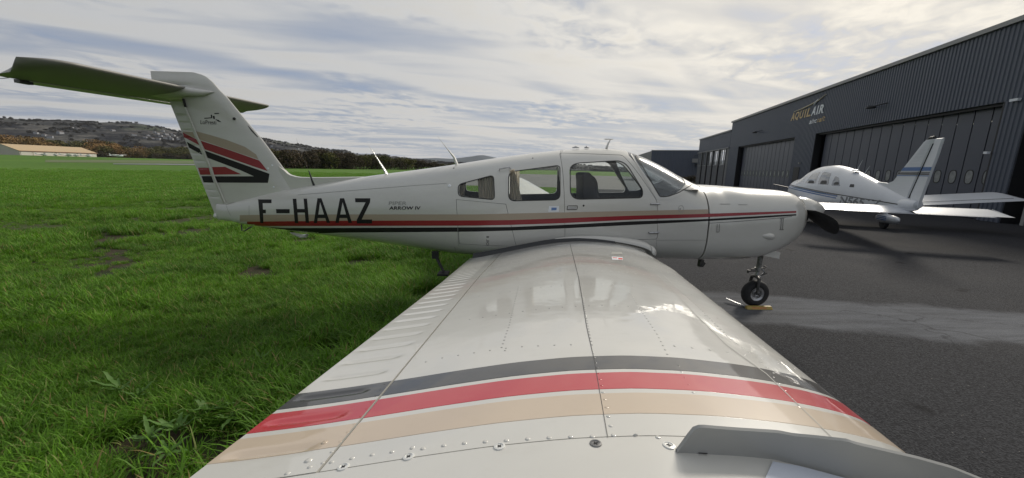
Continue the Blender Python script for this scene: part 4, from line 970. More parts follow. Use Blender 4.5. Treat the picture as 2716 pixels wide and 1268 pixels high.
# ---- cabin interior
def seat(x, y, rear=False):
    e = empty('seat', (0, 0, 0)); e.parent = AC
    mb = MB(); mb.box((x+0.25, y, 0.98), (0.50, 0.44, 0.14)); o = mb.build('cushion', SEAT, e); bv(o, 0.04)
    mb = MB(); mb.box((x-0.04, y, 1.26), (0.13, 0.44, 0.50), ry=-0.22); o = mb.build('backrest', SEAT, e); bv(o, 0.05)
    mb = MB(); mb.box((x-0.14, y, 1.60), (0.11, 0.26, 0.20), ry=-0.15); o = mb.build('headrest', SEAT, e); bv(o, 0.045)
def bv(o, r, seg=3):
    bm = bmesh.new(); bm.from_mesh(o.data); bmesh.ops.bevel(bm, geom=bm.edges[:], offset=r, segments=seg, affect='EDGES', profile=0.5); bm.to_mesh(o.data); bm.free(); o.data.shade_smooth(); o.data.set_sharp_from_angle(angle=R_(40))
sx = float(onY(1560, 490, -.27)[0])
hs = MB(); P = [(1536, 560), (1536, 478), (1534, 464), (1537, 458), (1545, 456.5), (1552, 460), (1556, 467), (1564, 470), (1571, 482), (1574, 498), (1573, 508), (1578, 520), (1580, 560)]
for yy, nm in ((-0.28, 0), (0.30, .16)):
    pts = [onY(x, y, -.28) for x, y in P]; n = len(pts); V = [(p[0]+nm, yy-0.20, p[2]) for p in pts]+[(p[0]+nm, yy+0.20, p[2]) for p in pts]
    e = empty('seat', (0, 0, 0)); e.parent = AC
    m2 = MB(); m2.add(V, [tuple(range(n)), tuple(range(2*n-1, n-1, -1))]+[(i, i+n, (i+1) % n+n, (i+1) % n) for i in range(n)]); o = m2.build('backrest', SEAT, e); bv(o, 0.025, 2)
    m2 = MB(); m2.box((pts[0][0]+0.25, yy, 1.0), (0.5, 0.42, 0.14)); o = m2.build('cushion', SEAT, e); bv(o, 0.04)
xr = float(onY(1395, 500, 0)[0])-.05
for yy in (-.27, .27):
    e = empty('seat', (0, 0, 0)); e.parent = AC
    m2 = MB(); m2.box((xr-.1, yy, 1.15), (0.14, 0.44, 0.5), ry=-.2); bv(m2.build('backrest', SEAT, e), .04); m2 = MB(); m2.box((xr+.18, yy, .95), (0.5, 0.44, 0.14)); bv(m2.build('cushion', SEAT, e), .04)
ip = MB(); p0 = onY(1760, 505, -.2); p1 = onY(1836, 497, -.2)
V = []
for y_ in np.linspace(-.47, .47, 9):
    dz = 0.035*(1-(abs(y_)/.47)**3)
    V += [(p0[0]-.03, y_, 1.10), (p0[0]-.03, y_, p0[2]-.01+dz), (p0[0]+.02, y_, p0[2]+.03+dz), (p1[0], y_, p1[2]-.02+dz*.3)]
ip.add(V, grid_faces(9, 4)); ip.build('instrument_panel', SEAT, AC, smooth=True)
m2 = MB(); m2.tube([(p0[0]-.05, -.25, 1.28), (p0[0]-.2, -.25, 1.30)], .015, 8); m2.tube([(p0[0]-.2, -.38, 1.37), (p0[0]-.2, -.37, 1.28), (p0[0]-.2, -.25, 1.26), (p0[0]-.2, -.13, 1.28), (p0[0]-.2, -.12, 1.37)], .014, 8); m2.build('control_yoke', SEAT, AC, smooth=True)
def curtain(px_top, px_bot, Y, n=7, amp=0.016, nm='curtain'):
    V = []; cols = 60
    for i in range(cols):
        u = i/(cols-1)
        for j in range(8):
            v = j/7; x = (px_top[0][0]*(1-u)+px_top[1][0]*u)*(1-v)+(px_bot[0][0]*(1-u)+px_bot[1][0]*u)*v
            y = (px_top[0][1]*(1-u)+px_top[1][1]*u)*(1-v)+(px_bot[0][1]*(1-u)+px_bot[1][1]*u)*v
            yy = Y+amp*math.sin(u*n*2*math.pi+v*1.2); V.append(tuple(onY(x, y, yy)))
    meshobj(nm, V, grid_faces(cols, 8), CURT, AC, smooth=True)
curtain([(1352, 452), (1364, 448)], [(1352, 536), (1386, 536)], -.43, 4)
curtain([(1216, 480), (1236, 475)], [(1216, 524), (1231, 527)], -.34, 3); curtain([(1266, 462), (1312, 455)], [(1271, 536), (1312, 536)], -.37, 6)
curtain([(1358, 452), (1378, 448)], [(1366, 528), (1378, 528)], .46, 3, nm='curtain')

# ================================================================== FIN, RUDDER, STABILATOR
def ylin(px, Y=0.0): return [onY(x, y, Y) for x, y in px]
fl = ylin([(800, 520), (772, 474), (757, 451.5), (697, 370.7), (631.5, 293), (603, 258), (583.5, 239), (565, 217), (548, 203.5), (530, 195.5), (515, 192.3), (480, 191.3)])
flz = np.array([p[2] for p in fl]); flx = np.array([p[0] for p in fl]); o_ = np.argsort(flz, kind='stable'); flz, flx = flz[o_], flx[o_]
hg = ylin([(485, 266), (597, 538)]); hz = np.array([hg[1][2], hg[0][2]]); hx = np.array([hg[1][0], hg[0][0]])
rt = ylin([(450.5, 270.5), (571.6, 571)])
def hinge_x(z): return hx[0]+(hx[1]-hx[0])*(z-hz[0])/(hz[1]-hz[0])
def rud_x(z): return rt[1][0]+(rt[0][0]-rt[1][0])*(z-rt[1][2])/(rt[0][2]-rt[1][2])
capx = float(onY(400, 195, 0)[0]); capz = float(onY(515, 192, 0)[2])
def foil(u): return 2.6*(0.2969*math.sqrt(u)-0.126*u-0.3516*u*u+0.2843*u**3-0.1036*u**4)*2
Tf = 0.080
zs = np.r_[np.linspace(1.2, 1.58, 10), np.linspace(1.585, 1.66, 8), np.linspace(1.68, 2.42, 30), np.linspace(2.44, capz, 16)]
V = []; nu_ = 26
for z in zs:
    le = float(np.interp(z, flz, flx)); top = sm(z, 2.62, capz)
    te = hinge_x(z)-0.0 if z < 2.42 else (hinge_x(2.42) if z < 2.60 else hinge_x(2.42)+(capx-hinge_x(2.42))*min(1, float((z-2.60)/0.04)))
    rx = rud_x(z) if z < 2.6 else te
    T_ = Tf*(1-0.25*(z-1.3)/1.4)*(1-0.75*float(top)**2); full = le-min(rx, te-0.02)
    for k in range(nu_):
        u = (1-math.cos(math.pi*k/(nu_-1)))/2*(le-te)/full; V.append((le-u*full, -T_*foil(u), z))
    for k in range(nu_-1, -1, -1):
        u = (1-math.cos(math.pi*k/(nu_-1)))/2*(le-te)/full; V.append((le-u*full, T_*foil(u), z))
dp = [onY(x, y, 0) for x, y in ((742, 440), (757, 451.5), (764, 458.5), (772, 463.5), (787, 467.8), (800, 469.6), (840, 470.2), (900, 469.5), (972, 468.5), (1010, 478), (900, 506), (742, 524))]
n_ = len(dp); VV = [(p[0], yy, p[2]-(0.006 if abs(yy) > .02 else 0)) for yy in (-.026, -.012, .012, .026) for p in dp]
mb = MB(); mb.add(VV, grid_faces(4, n_, wrap=True)+[tuple(range(n_)), tuple(range(3*n_, 4*n_))]); mb.build('dorsal_fin', WHITE, AC, smooth=True, angle=40)
FF = [f for f in grid_faces(len(zs), 2*nu_, wrap=True)]+[tuple(range(2*nu_)), tuple(range((len(zs)-1)*2*nu_, len(zs)*2*nu_))]
mb = MB(); mb.add(V, FF); fin = mb.build('fin', WHITE, AC, smooth=True, angle=40); FINB = bvh_of(V, FF)
# rudder with pressed ribs
V = []; nz_ = 150; nu2 = 12; zz = np.linspace(1.085, 2.425, nz_); rib_z = [float(onY(x, y, 0)[2]) for x, y in ((470, 305), (477, 325), (488, 346), (500, 366), (512, 386), (520, 407), (529, 427), (533, 446), (548, 485), (556, 504), (564, 522), (540, 466))]
for z in zz:
    h = hinge_x(z)-0.008; r_ = rud_x(z); le = float(np.interp(max(z, 1.66), flz, flx)); full = le-r_; T_ = Tf*(1-0.25*(z-1.3)/1.4)
    if z < 1.25: T_ *= 0.9
    bead = sum(math.exp(-((z-q_)/0.0085)**2) for q_ in rib_z)
    for s_ in (-1, 1):
        for k in (range(nu2) if s_ < 0 else range(nu2-1, -1, -1)):
            t_ = k/(nu2-1); X = h+(r_-h)*t_; u = (le-X)/full; b2 = bead*0.0045*float(sm(t_, .08, .25)*(1-sm(t_, .82, .97)))
            V.append((X, s_*(max(T_*foil(min(u, 1)), 0.003)-b2), z-0.03*(1-t_)*(z < 1.1)))
FF = grid_faces(nz_, 2*nu2, wrap=True)+[tuple(range(2*nu2)), tuple(range((nz_-1)*2*nu2, nz_*2*nu2))]
mb = MB(); mb.add(V, FF); rud = mb.build('rudder', WHITE, AC, smooth=True, angle=50); RB = bvh_of(V, FF)
def Q2(pts): return Q(pts, 440, 260, 3.3425)
fin_red = [(300, 372), (330, 378), (815, 545), (905, 650), (770, 602), (330, 455)]
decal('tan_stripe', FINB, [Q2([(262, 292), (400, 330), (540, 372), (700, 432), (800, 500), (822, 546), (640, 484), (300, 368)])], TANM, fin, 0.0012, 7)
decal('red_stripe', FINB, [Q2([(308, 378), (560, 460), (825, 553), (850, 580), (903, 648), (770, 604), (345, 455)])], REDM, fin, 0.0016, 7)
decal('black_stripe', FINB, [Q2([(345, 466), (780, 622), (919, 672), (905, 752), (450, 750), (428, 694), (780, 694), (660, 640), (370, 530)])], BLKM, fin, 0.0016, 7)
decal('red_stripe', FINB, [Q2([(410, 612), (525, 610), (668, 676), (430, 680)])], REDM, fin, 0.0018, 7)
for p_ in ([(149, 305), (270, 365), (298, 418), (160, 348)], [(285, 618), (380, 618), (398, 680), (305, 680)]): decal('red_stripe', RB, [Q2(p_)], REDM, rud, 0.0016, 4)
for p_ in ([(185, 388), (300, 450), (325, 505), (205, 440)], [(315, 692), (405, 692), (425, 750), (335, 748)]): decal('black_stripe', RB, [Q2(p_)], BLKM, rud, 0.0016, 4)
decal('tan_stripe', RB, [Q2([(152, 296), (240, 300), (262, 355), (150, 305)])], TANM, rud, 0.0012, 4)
text_px('fin_logo_text', FINB, 'LoPresti', [Q2([(308, 232)])[0], Q2([(448, 234)])[0], Q2([(446, 198)])[0], Q2([(308, 196)])[0]], MATB, fin, 0.002)
decal('fin_logo', FINB, [Q2([(340, 176), (400, 172), (404, 180), (342, 184)]), Q2([(430, 134), (472, 132), (472, 140), (432, 143)]), Q2([(398, 150), (410, 148), (412, 178), (402, 180)]), Q2([(415, 160), (432, 158), (436, 186), (422, 186)]), Q2([(438, 186), (470, 196), (492, 214), (462, 208)])], MATB, fin, 0.002, 3)
blob_px('fin_light', Q2([(606, 184)])[0][0], Q2([(606, 184)])[0][1], 3, MATB, fin, 0.8, FINB)
for x, y in ((942, 597), (956, 790), (905, 625)): blob_px('screw', Q2([(x, y)])[0][0], Q2([(x, y)])[0][1], 2.2, STICK, fin, 0.3, FINB)
for Y, a in ((-0.035, 0),):
    p = [Vector(onY(x, y, -.012)) for x, y in ((656, 331), (668, 346), (684, 364))]; mb = MB(); mb.tube(p, [0.004, 0.012, 0.008], 8, 0.8); mb.build('fin_edge_strip', MATB, AC, smooth=True)
mb = MB(); mb.tube([onY(x, y, -.034) for x, y in ((489, 280), (545, 414), (597, 538))], 0.007, 6); mb.build('hinge_strip', WHITE, AC)
hgb = [Vector(onY(x, y, -.035)) for x, y in ((486, 262), (492, 284))]; mb = MB(); mb.tube(hgb, 0.012, 8); mb.build('rudder_hinge', MATB, AC)
mb = MB(); mb.tube([onY(594, 562, -.02), onY(607, 566, -.02)], [0.03, 0.02], 8); mb.build('tail_hinge', MATB, AC)
mb = MB(); q = onY(575, 572, 0); mb.lathe([(0.004, -.04), (0.03, -.02), (0.034, .01), (0.02, .03)], tuple(q), 'X', 12); mb.build('tail_light', mat('clear lamp', (0.7, 0.7, 0.66), 0.15), AC, smooth=True)
mb = MB(); mb.tube([onY(640, 595, 0), onY(642, 612, 0), onY(648, 613, 0), onY(664, 603, 0), onY(668, 601, 0)], 0.008, 8); mb.build('tie_down_ring', DMET, AC, smooth=True)
mb = MB(); mb.tube([onY(770, 617, -.02), onY(800, 627, -.02), onY(812, 626, -.02), onY(815, 622, -.02)], [0.01, 0.035, 0.035, 0.02], 8, 0.7); mb.build('tail_skid', WHITE, AC, smooth=True)
# fairing where the stabilator meets the fin
mb = MB(); mb.tube([onY(568, 244, -.03), onY(540, 246, -.045), (-3.62, -.05, 2.53), (-3.9, -.04, 2.50), (-4.1, -.02, 2.49)], [0.006, 0.035, 0.055, 0.05, 0.01], 12, 1.0)
mb.V += []; fo = mb.build('stabilator_fairing', WHITE, AC, smooth=True)
mb = MB(); mb.tube([onY(565, 243, .03), (-3.5, .045, 2.53), (-3.62, .05, 2.53), (-3.9, .04, 2.50), (-4.1, .02, 2.49)], [0.006, 0.035, 0.055, 0.05, 0.01], 12, 1.0); mb.build('stabilator_fairing', WHITE, AC, smooth=True)
def stab_pt(y, t, up):
    ay = abs(y); LEx, TEx = -3.60, -4.27; s_ = min(1, ay/1.66)
    ay = ay*(1.64/1.45 if y < 0 else 1.64/1.72); tipf = max(0.0, (ay-(1.30 if y < 0 else 1.40))/(0.34 if y < 0 else 0.24)); le = LEx-(0.20 if y < 0 else 0.34)*tipf**2.4; te = TEx+(0.40*tipf**1.8 if y < 0 else 0.12*tipf**2)
    zl = 2.570+0.033*y; zt_2 = 2.462+0.038*y; th = 0.072*(1-0.97*max(0, (ay-1.45)/0.21)**2 if ay > 1.45 else 1)
    X = le+(te-le)*t; z = zl+(zt_2-zl)*t; f = foil(min(t, 1))
    zt2 = th*f*(1.0 if up else -1.0)
    return (X, y, z+zt2-0.004*(tipf**2))
ys = np.unique(np.r_[np.linspace(-1.45, -1.2, 20), np.linspace(-1.2, 1.4, 60), np.linspace(1.4, 1.72, 20)])
V = []; nc = 24
for y in ys:
    for k in range(nc): V.append(stab_pt(y, (1-math.cos(math.pi*k/(nc-1)))/2, True))
    for k in range(nc-2, 0, -1): V.append(stab_pt(y, (1-math.cos(math.pi*k/(nc-1)))/2, False))
m_ = 2*nc-2; mb = MB(); mb.add(V, grid_faces(len(ys), m_, wrap=True)+[tuple(range(m_)), tuple(range((len(ys)-1)*m_, len(ys)*m_))]); st_ = mb.build('stabilator', mat('shaded stabilator paint', (0.25, 0.245, 0.23), 0.55, coat=0.25, coatr=0.2, var=(3, 0.6, (0.24, 0.235, 0.21))), AC, smooth=True, angle=60)  # aircraft paint darkened, the underside's shade put into its colour
mb = MB(); mb.box((-4.312, 0.06, 2.455), (0.085, 2.1, 0.010), ry=-.16, rx=0.038); mb.build('trim_tab', WHITE, AC)
for y in (-1.13, 1.13):
    z = 2.462+0.038*y; mb = MB(); mb.tube([(-4.27, y, z), (-4.36, y-0.03, z-0.02), (-4.42, y-0.05, z-0.07)], [0.003, 0.002, 0.001], 6); mb.build('static_wick', MATB, AC)
    mb = MB(); mb.box((-4.29, y+0.12*(1 if y < 0 else -1), z-0.01), (0.05, 0.1, 0.03)); mb.build('tab_hinge', DMET, AC)

# ================================================================== WINGS
UP = [(0, 0), (.005, .012), (.0125, .019), (.025, .026), (.05, .036), (.1, .050), (.15, .061), (.2, .069), (.3, .081), (.4, .0855), (.5, .0815), (.6, .070), (.7, .053), (.8, .034), (.9, .0155), (1, .0006)]
LO = [(0, 0), (.005, -.009), (.0125, -.013), (.05, -.022), (.1, -.03), (.2, -.041), (.3, -.047), (.4, -.048), (.5, -.044), (.6, -.034), (.7, -.022), (.8, -.011), (.9, -.003), (1, -.0010)]
from math import sqrt
_ux = np.sqrt([a for a, b_ in UP]); _uy = [b_ for a, b_ in UP]; _lx = np.sqrt([a for a, b_ in LO]); _ly = [b_ for a, b_ in LO]
TT = np.linspace(0, 1, 401)
def _smooth(xs, ys_):
    y = np.interp(TT, xs, ys_); y2 = y.copy()
    for _ in range(60): y2[1:-1] = (y2[:-2]+2*y2[1:-1]+y2[2:])/4
    return y2
_U = _smooth(_ux, _uy); _L = _smooth(_lx, _ly)
def ipw(y, P): return float(np.interp(abs(y), [p[0] for p in P], [p[1] for p in P]))
xLE = [(.50, 1.72), (.75, 1.62), (1.0, 1.545), (2.1, 1.29), (4.28, .675), (4.6, .55), (4.72, .42), (4.80, .18)]
zLE = [(.50, .825), (2.1, 1.028), (4.28, 1.288), (4.6, 1.335), (4.80, 1.372)]
xTE = [(.50, -.32), (2.55, -.34), (4.28, -.465), (4.6, -.43), (4.72, -.33), (4.80, -.10)]
zTE = [(.50, .73), (2.55, 1.068), (4.28, 1.285), (4.6, 1.335), (4.80, 1.372)]
tF = [(.50, 1.0), (4.28, .93), (4.6, .72), (4.72, .5), (4.80, .06)]
def wing_pt(y, t, up=True):
    a, b_ = ipw(y, xLE), ipw(y, xTE); c = a-b_; h = np.interp(math.sqrt(max(t, 0)), TT, _U if up else _L)*c*ipw(y, tF)
    return (a-c*t, y, ipw(y, zLE)+(ipw(y, zTE)-ipw(y, zLE))*t+h+(0.042*(y-.5) if y > .5 else 0))
def xh(y): return -.100-.0800*(abs(y)-2.35)
def th_of(y): a, b_ = ipw(y, xLE), ipw(y, xTE); return (a-xh(y))/(a-b_)
def wing_side(sg):
    wing = empty('wing', (0, 0, 0)); wing.parent = AC
    # main box
    def main(y0, y1, ny, name, t_end=None, closed_te=False):
        V = []; nu3 = 46; ys_ = np.linspace(y0, y1, ny) if not isinstance(ny, np.ndarray) else ny
        for y in ys_:
            te = 1.0 if closed_te else th_of(y)
            for k in range(nu3): V.append(wing_pt(sg*y, te*(1-k/(nu3-1))**1.6, True))
            for k in range(1, nu3): V.append(wing_pt(sg*y, te*(k/(nu3-1))**1.6, False))
        n = 2*nu3-1; Fc = grid_faces(len(ys_), n, wrap=True)+[tuple(range(n)), tuple(range((len(ys_)-1)*n, len(ys_)*n))]
        mb = MB(); mb.add(V, Fc); return mb.build(name, WHITE, wing, smooth=True, angle=42), V, Fc
    o1, V1, F1 = main(0, 0, np.unique(np.r_[np.linspace(.45, 2.1, 20), np.linspace(2.1, 4.2505, 60)]), 'wing_skin')
    o2, V2, F2 = main(0, 0, np.unique(np.r_[np.linspace(4.2525, 4.6, 14), np.linspace(4.6, 4.80, 26)]), 'wing_tip', closed_te=True)
    allV = list(V1)+list(V2); allF = list(F1)+[tuple(i+len(V1) for i in f) for f in F2]; strips = []
    def surf(y0, y1, name):
        ny = int((y1-y0)/0.0075)+1; V = []; nu4 = 22
        for y in np.linspace(y0, y1, ny):
            t0 = th_of(y)+0.004; edge = min(y-y0, y1-y)
            ph = ((y-4.13)/0.098) % 1.0; bead = math.exp(-((ph-0.5)/0.085)**2)*float(sm(edge, 0.02, 0.05))
            for k in range(nu4):
                v = k/(nu4-1); p = wing_pt(sg*y, t0+(1-t0)*v, True); V.append((p[0], p[1], p[2]-0.0042*bead*float(sm(v, .16, .28)*(1-sm(v, .80, .95)))+0.0008))
            for k in range(nu4-1, -1, -1):
                v = k/(nu4-1); p = wing_pt(sg*y, t0+(1-t0)*v, False); V.append((p[0], p[1], p[2]))
        n = 2*nu4; Fc = grid_faces(ny, n, wrap=True)+[tuple(range(n)), tuple(range((ny-1)*n, ny*n))]
        mb = MB(); mb.add(V, Fc); o = mb.build(name, WHITE, wing, smooth=True, angle=48); k = len(allV)
        allV.extend(V); allF.extend([tuple(i+k for i in f) for f in Fc]); return o, V, Fc
    ail = surf(2.575, 4.2505, 'aileron'); flp = surf(.62, 2.560, 'flap')
    return wing, o1, o2, ail, flp, allV, allF
RW = wing_side(-1); LW = wing_side(1)
wingR, skinR, tipR, (ailR, aV, aF), (flpR, fV, fF), WV, WF = RW
WB = bvh_of(WV, WF)
def yof(x, y): return hit(WB, x, y)[0].y
yb = [yof(1641.6, v) for v in (943, 979, 987, 1031.5, 1042, 1098.6)]
def wstripe(y0, y1, m, name, ch=0.0006):
    """stripe wrapped round the section at constant span"""
    V = []; ks = []
    nU = 70
    e_ = 0.0012*(1 if y1 > y0 else -1); ch0 = ch; rows = [(y0, -.0004), (y0+e_, ch0)]+[(y0+(y1-y0)*k/4, ch0) for k in (1, 2, 3)]+[(y1-e_, ch0), (y1, -.0004)]
    for y, ch in rows:
        for k in range(nU): t_ = (1-k/(nU-1))**1.6*th_of(y); p = wing_pt(y, t_, True); V.append((p[0], p[1], p[2]+ch))
        for k in range(1, 24): t_ = (k/23)**1.6*0.2; p = wing_pt(y, t_, False); V.append((p[0]+ch*(1-k/23), p[1], p[2]-ch))
    ch = ch0
    n = nU+23; V = [(x+(ch if i % n > nU-8 and i % n < nU+6 else 0), y, z) for i, (x, y, z) in enumerate(V)]
    meshobj(name, V, grid_faces(7, n), m, skinR, smooth=True, angle=18)
    V = []; ny = 14; nU = 26
    for y, ch in [(y0, -.0005), (y0+e_, ch0)]+[(y0+(y1-y0)*k/(ny-3), ch0) for k in range(1, ny-3)]+[(y1-e_, ch0), (y1, -.0005)]:
        ph = ((abs(y)-4.13)/0.098) % 1.0; bead = math.exp(-((ph-0.5)/0.085)**2)
        t0 = th_of(y)+0.004
        for k in range(nU):
            v = k/(nU-1); p = wing_pt(y, t0+(1-t0)*v, True); V.append((p[0], p[1], p[2]-0.0042*bead*float(sm(v, .16, .28)*(1-sm(v, .80, .95)))+0.0008+ch))
    meshobj(name, V, grid_faces(ny, nU), m, ailR, smooth=True, angle=22)
wstripe(yb[0], yb[1], BLK, 'black_stripe'); wstripe(yb[2], yb[3], RED, 'red_stripe'); wstripe(yb[4], yb[5], TAN, 'tan_stripe')
# skin laps
lines('skin_lap', WB, [[(1512, 648), (1535, 738), (1556, 868), (1575, 950), (1612, 1162)]], 1.5, SEAM, skinR, 0.0011, 5)
lines('skin_lap', WB, [[(1744, 729), (1774.6, 760), (1850, 840), (1923.6, 913), (2032, 992), (2213.6, 1168.5)]], 1.6, SEAML, skinR, 0.0011, 5)
# rivets: domes r mm along pixel paths
def band_paint(y):
    for (a, b_), m_ in zip(((yb[0], yb[1]), (yb[2], yb[3]), (yb[4], yb[5])), (BLK, RED, TAN)):
        if min(a, b_) <= y <= max(a, b_): return m_
    return WHITE
def rivet_row(name, path, pitch, r, m=WHITE, off=0.0, single=False, parent=None, h=0.34, n=8):
    P = []
    cur = np.array(path, float); d = np.r_[0, np.cumsum(np.hypot(*(cur[1:]-cur[:-1]).T))]; last = None
    for s_ in np.arange(0, d[-1], 0.7):
        p, n_ = hit(WB, np.interp(s_, d, cur[:, 0]), np.interp(s_, d, cur[:, 1]))
        if p is None: continue
        if last is None or (p-last).length >= pitch: P.append((p, n_)); last = p
    dome = MB(); dome.lathe([(1.0, 0.0), (0.86, h*0.62), (0.5, h*0.95), (0.05, h)], (0, 0, 0), 'Z', n)
    if single:
        for p, n_ in P:
            md = dome.build('rivet', band_paint(p.y) if m is WHITE else m, parent or skinR, smooth=True, angle=60); md.matrix_local = Matrix.Translation(p+n_*off) @ n_.to_track_quat('Z', 'Y').to_matrix().to_4x4() @ Matrix.Scale(r, 4)
        return
    mb = MB()
    for p, n_ in P:
        q = n_.to_track_quat('Z', 'Y').to_matrix(); mb.add([tuple(p+q @ Vector(v)*r+n_*off) for v in dome.V], dome.F)
    if mb.V: tag(mb.build(name, m, parent or skinR, smooth=True, angle=60), kind='stuff')
rivet_row('rivet', [(640, 1288), (740, 1262), (850, 1231), (1000, 1204), (1060, 1196), (1100, 1187)], 0.030, 0.0038, single=True)
rivet_row('rivet', [(1122, 1190), (1190, 1180), (1255, 1173), (1310, 1171), (1375, 1166), (1440, 1162), (1510, 1159), (1575, 1158), (1622, 1155), (1705, 1157), (1777, 1163)], 0.0312, 0.0041, single=True)
rivet_row('rivet', [(1620, 1130), (1612, 1098), (1602, 1050), (1593, 1010), (1580, 965), (1572, 930)], 0.026, 0.0036, single=True)
RVM = mat('darkened rivet heads', (0.36, 0.355, 0.335), 0.4, coat=0.3)  # white rivet heads coloured darker to imitate their dark reflections
rivet_row('rivet_row', [(1570, 915), (1560, 868), (1548, 800), (1540, 760)], 0.024, 0.0034, RVM)
rivet_row('rivet_row', [(2052, 990), (1990, 938), (1930, 893), (1860, 822), (1800, 768), (1760, 730)], 0.030, 0.0035, RVM)
rivet_row('rivet', [(2120, 1080), (2052, 1000)], 0.034, 0.0037, single=True)
rivet_row('rivet_row', [(1340, 930), (1330, 925), (1352, 860), (1366, 800), (1376, 760)], 0.026, 0.0034, RVM)
rivet_row('rivet_row', [(1130, 960), (1170, 950), (1250, 937), (1330, 925), (1380, 920), (1460, 916), (1540, 914)], 0.040, 0.0030, RVM)
rivet_row('rivet_row', [(1770, 940), (1745, 890), (1705, 830), (1668, 770)], 0.028, 0.003, RVM)
rivet_row('rivet', [(1800, 970), (1820, 1010), (1850, 1060)], 0.03, 0.003, single=True)
rivet_row('rivet', [(856, 1228), (905, 1168), (960, 1100), (1020, 1020)], 0.026, 0.0030, single=True)
rivet_row('rivet', [(818, 1222), (850, 1186), (884, 1150)], 0.045, 0.006, single=True, parent=ailR)
def rib_row(y, t0, t1, pitch, r):
    dome = MB(); dome.lathe([(1.0, 0.0), (0.86, .2), (0.5, .32), (0.05, .34)], (0, 0, 0), 'Z', 6); mb = MB(); c = ipw(y, xLE)-ipw(y, xTE)
    for k in range(int((t1-t0)*c/pitch)):
        t_ = t0+k*pitch/c; p = Vector(wing_pt(y, t_)); q = Vector(wing_pt(y, t_+.01)); n_ = Vector((q-p).cross(Vector((0, 1, 0)))).normalized()
        if n_.z < 0: n_ = -n_
        m3 = n_.to_track_quat('Z', 'Y').to_matrix(); mb.add([tuple(p+m3 @ Vector(v)*r) for v in dome.V], dome.F)
    tag(mb.build('rivet_row', RVM, skinR, smooth=True, angle=60), kind='stuff')
for y_ in (-3.52, -3.15, -2.80, -2.55, -2.30, -2.0, -1.7, -1.4, -1.1, -.85): rib_row(y_, .03, th_of(y_)-.01, .045, .0040)
for y_ in (-3.88,): rib_row(y_, .03, .36, .045, .0036)
# screws on the tip fairing
def screw(x, y, r, m, m2=MATB):
    p, n_ = hit(WB, x, y)
    if p is None: return
    q = n_.to_track_quat('Z', 'Y').to_matrix()
    mb = MB(); mb.lathe([(r, 0.0), (r*0.96, r*0.16), (r*0.66, r*0.22), (r*0.6, r*0.12), (r*0.3, r*0.10), (0.0002, r*0.10)], (0, 0, 0), 'Z', 22)
    mb.V = [tuple(p+q @ Vector(v)) for v in mb.V]; o = mb.build('screw', m, tipR, smooth=True, angle=30)
    c = MB(); c.box((0, 0, r*0.13), (r*0.75, r*0.16, r*0.1)); c.box((0, 0, r*0.125), (r*0.16, r*0.75, r*0.1)); c.V = [tuple(p+q @ Vector(v)) for v in c.V]; c.build('screw_slot', m2, tipR)
scw = mat('screw white', (0.75, 0.75, 0.72), 0.3, metal=0.3); scg = mat('screw grey', (0.22, 0.22, 0.22), 0.35, metal=0.7)
screw(911, 1239, 0.0085, scw); screw(1084, 1212, 0.0085, scw); screw(1325, 1185, 0.0085, scw); screw(1580, 1177, 0.0085, scg); screw(1774, 1182, 0.0085, scw)
# aileron, flap gaps are real; black walk strip and fillet at the root
def rootline(y, t0, t1, n, dz=0.0, up=True): return [Vector(wing_pt(y, t0+(t1-t0)*i/(n-1), up))+Vector((0, 0, dz)) for i in range(n)]
V = []; n = 60
for i in range(n):
    t_ = .985-.80*i/(n-1); p = Vector(wing_pt(-.66, t_)); q = Vector(wing_pt(-.60, t_)); w0 = float(wid(p.x))
    V += [tuple(p+Vector((0, -.05, .003))), tuple(p+Vector((0, 0.0, .006))), (q.x, -w0-.004, q.z+.035)]
meshobj('walkway_strip', V, grid_faces(n, 3), GRIT, wingR)
V = []; n = 60; fr_ = []
for i in range(n):
    u = i/(n-1); t_ = 0.52*(1-u)**1.3; p = Vector(wing_pt(-.64, t_)); w0 = float(wid(p.x)); sw_ = 0.022+0.05*u
    if t_ < 0.02: pass
    for k in range(7):
        a = k/6*math.pi/2; V.append((p.x+0.05*u**4, -w0-(0.015+0.075*u)*math.cos(a)-0.0, p.z+0.012+sw_*math.sin(a)+0.0))
for i in range(14):
    a0 = i/13*math.pi*0.62; p = Vector(wing_pt(-.64, 0.0)); w0 = float(wid(p.x))
    for k in range(7):
        a = k/6*math.pi/2; rr = 0.0+0.072*math.sin(a); V.append((p.x+0.05+math.sin(a0)*(0.012+rr)*1.0, -w0-0.09*math.cos(a), p.z+math.cos(a0)*(0.012+rr)-.0))
meshobj('wing_root_fairing', V, grid_faces(n+14, 7), WHITE, AC, smooth=True)
# placards on the wing root
decal('placard', WB, [Q([(525, 262), (650, 270), (652, 303), (530, 298)], 1500, 620, 4.2975)], STICK, skinR, 0.003, 4); decal('placard_print', WB, [Q([(535, 272), (590, 275), (590, 283), (538, 281)], 1500, 620, 4.2975), Q([(600, 278), (648, 280), (648, 298), (602, 294)], 1500, 620, 4.2975)], REDINK, skinR, 0.0036, 3)
decal('step_plate', WB, [Q([(530, 208), (640, 210), (650, 240), (515, 242)], 1500, 620, 4.2975)], SEAML, skinR, 0.004, 4)
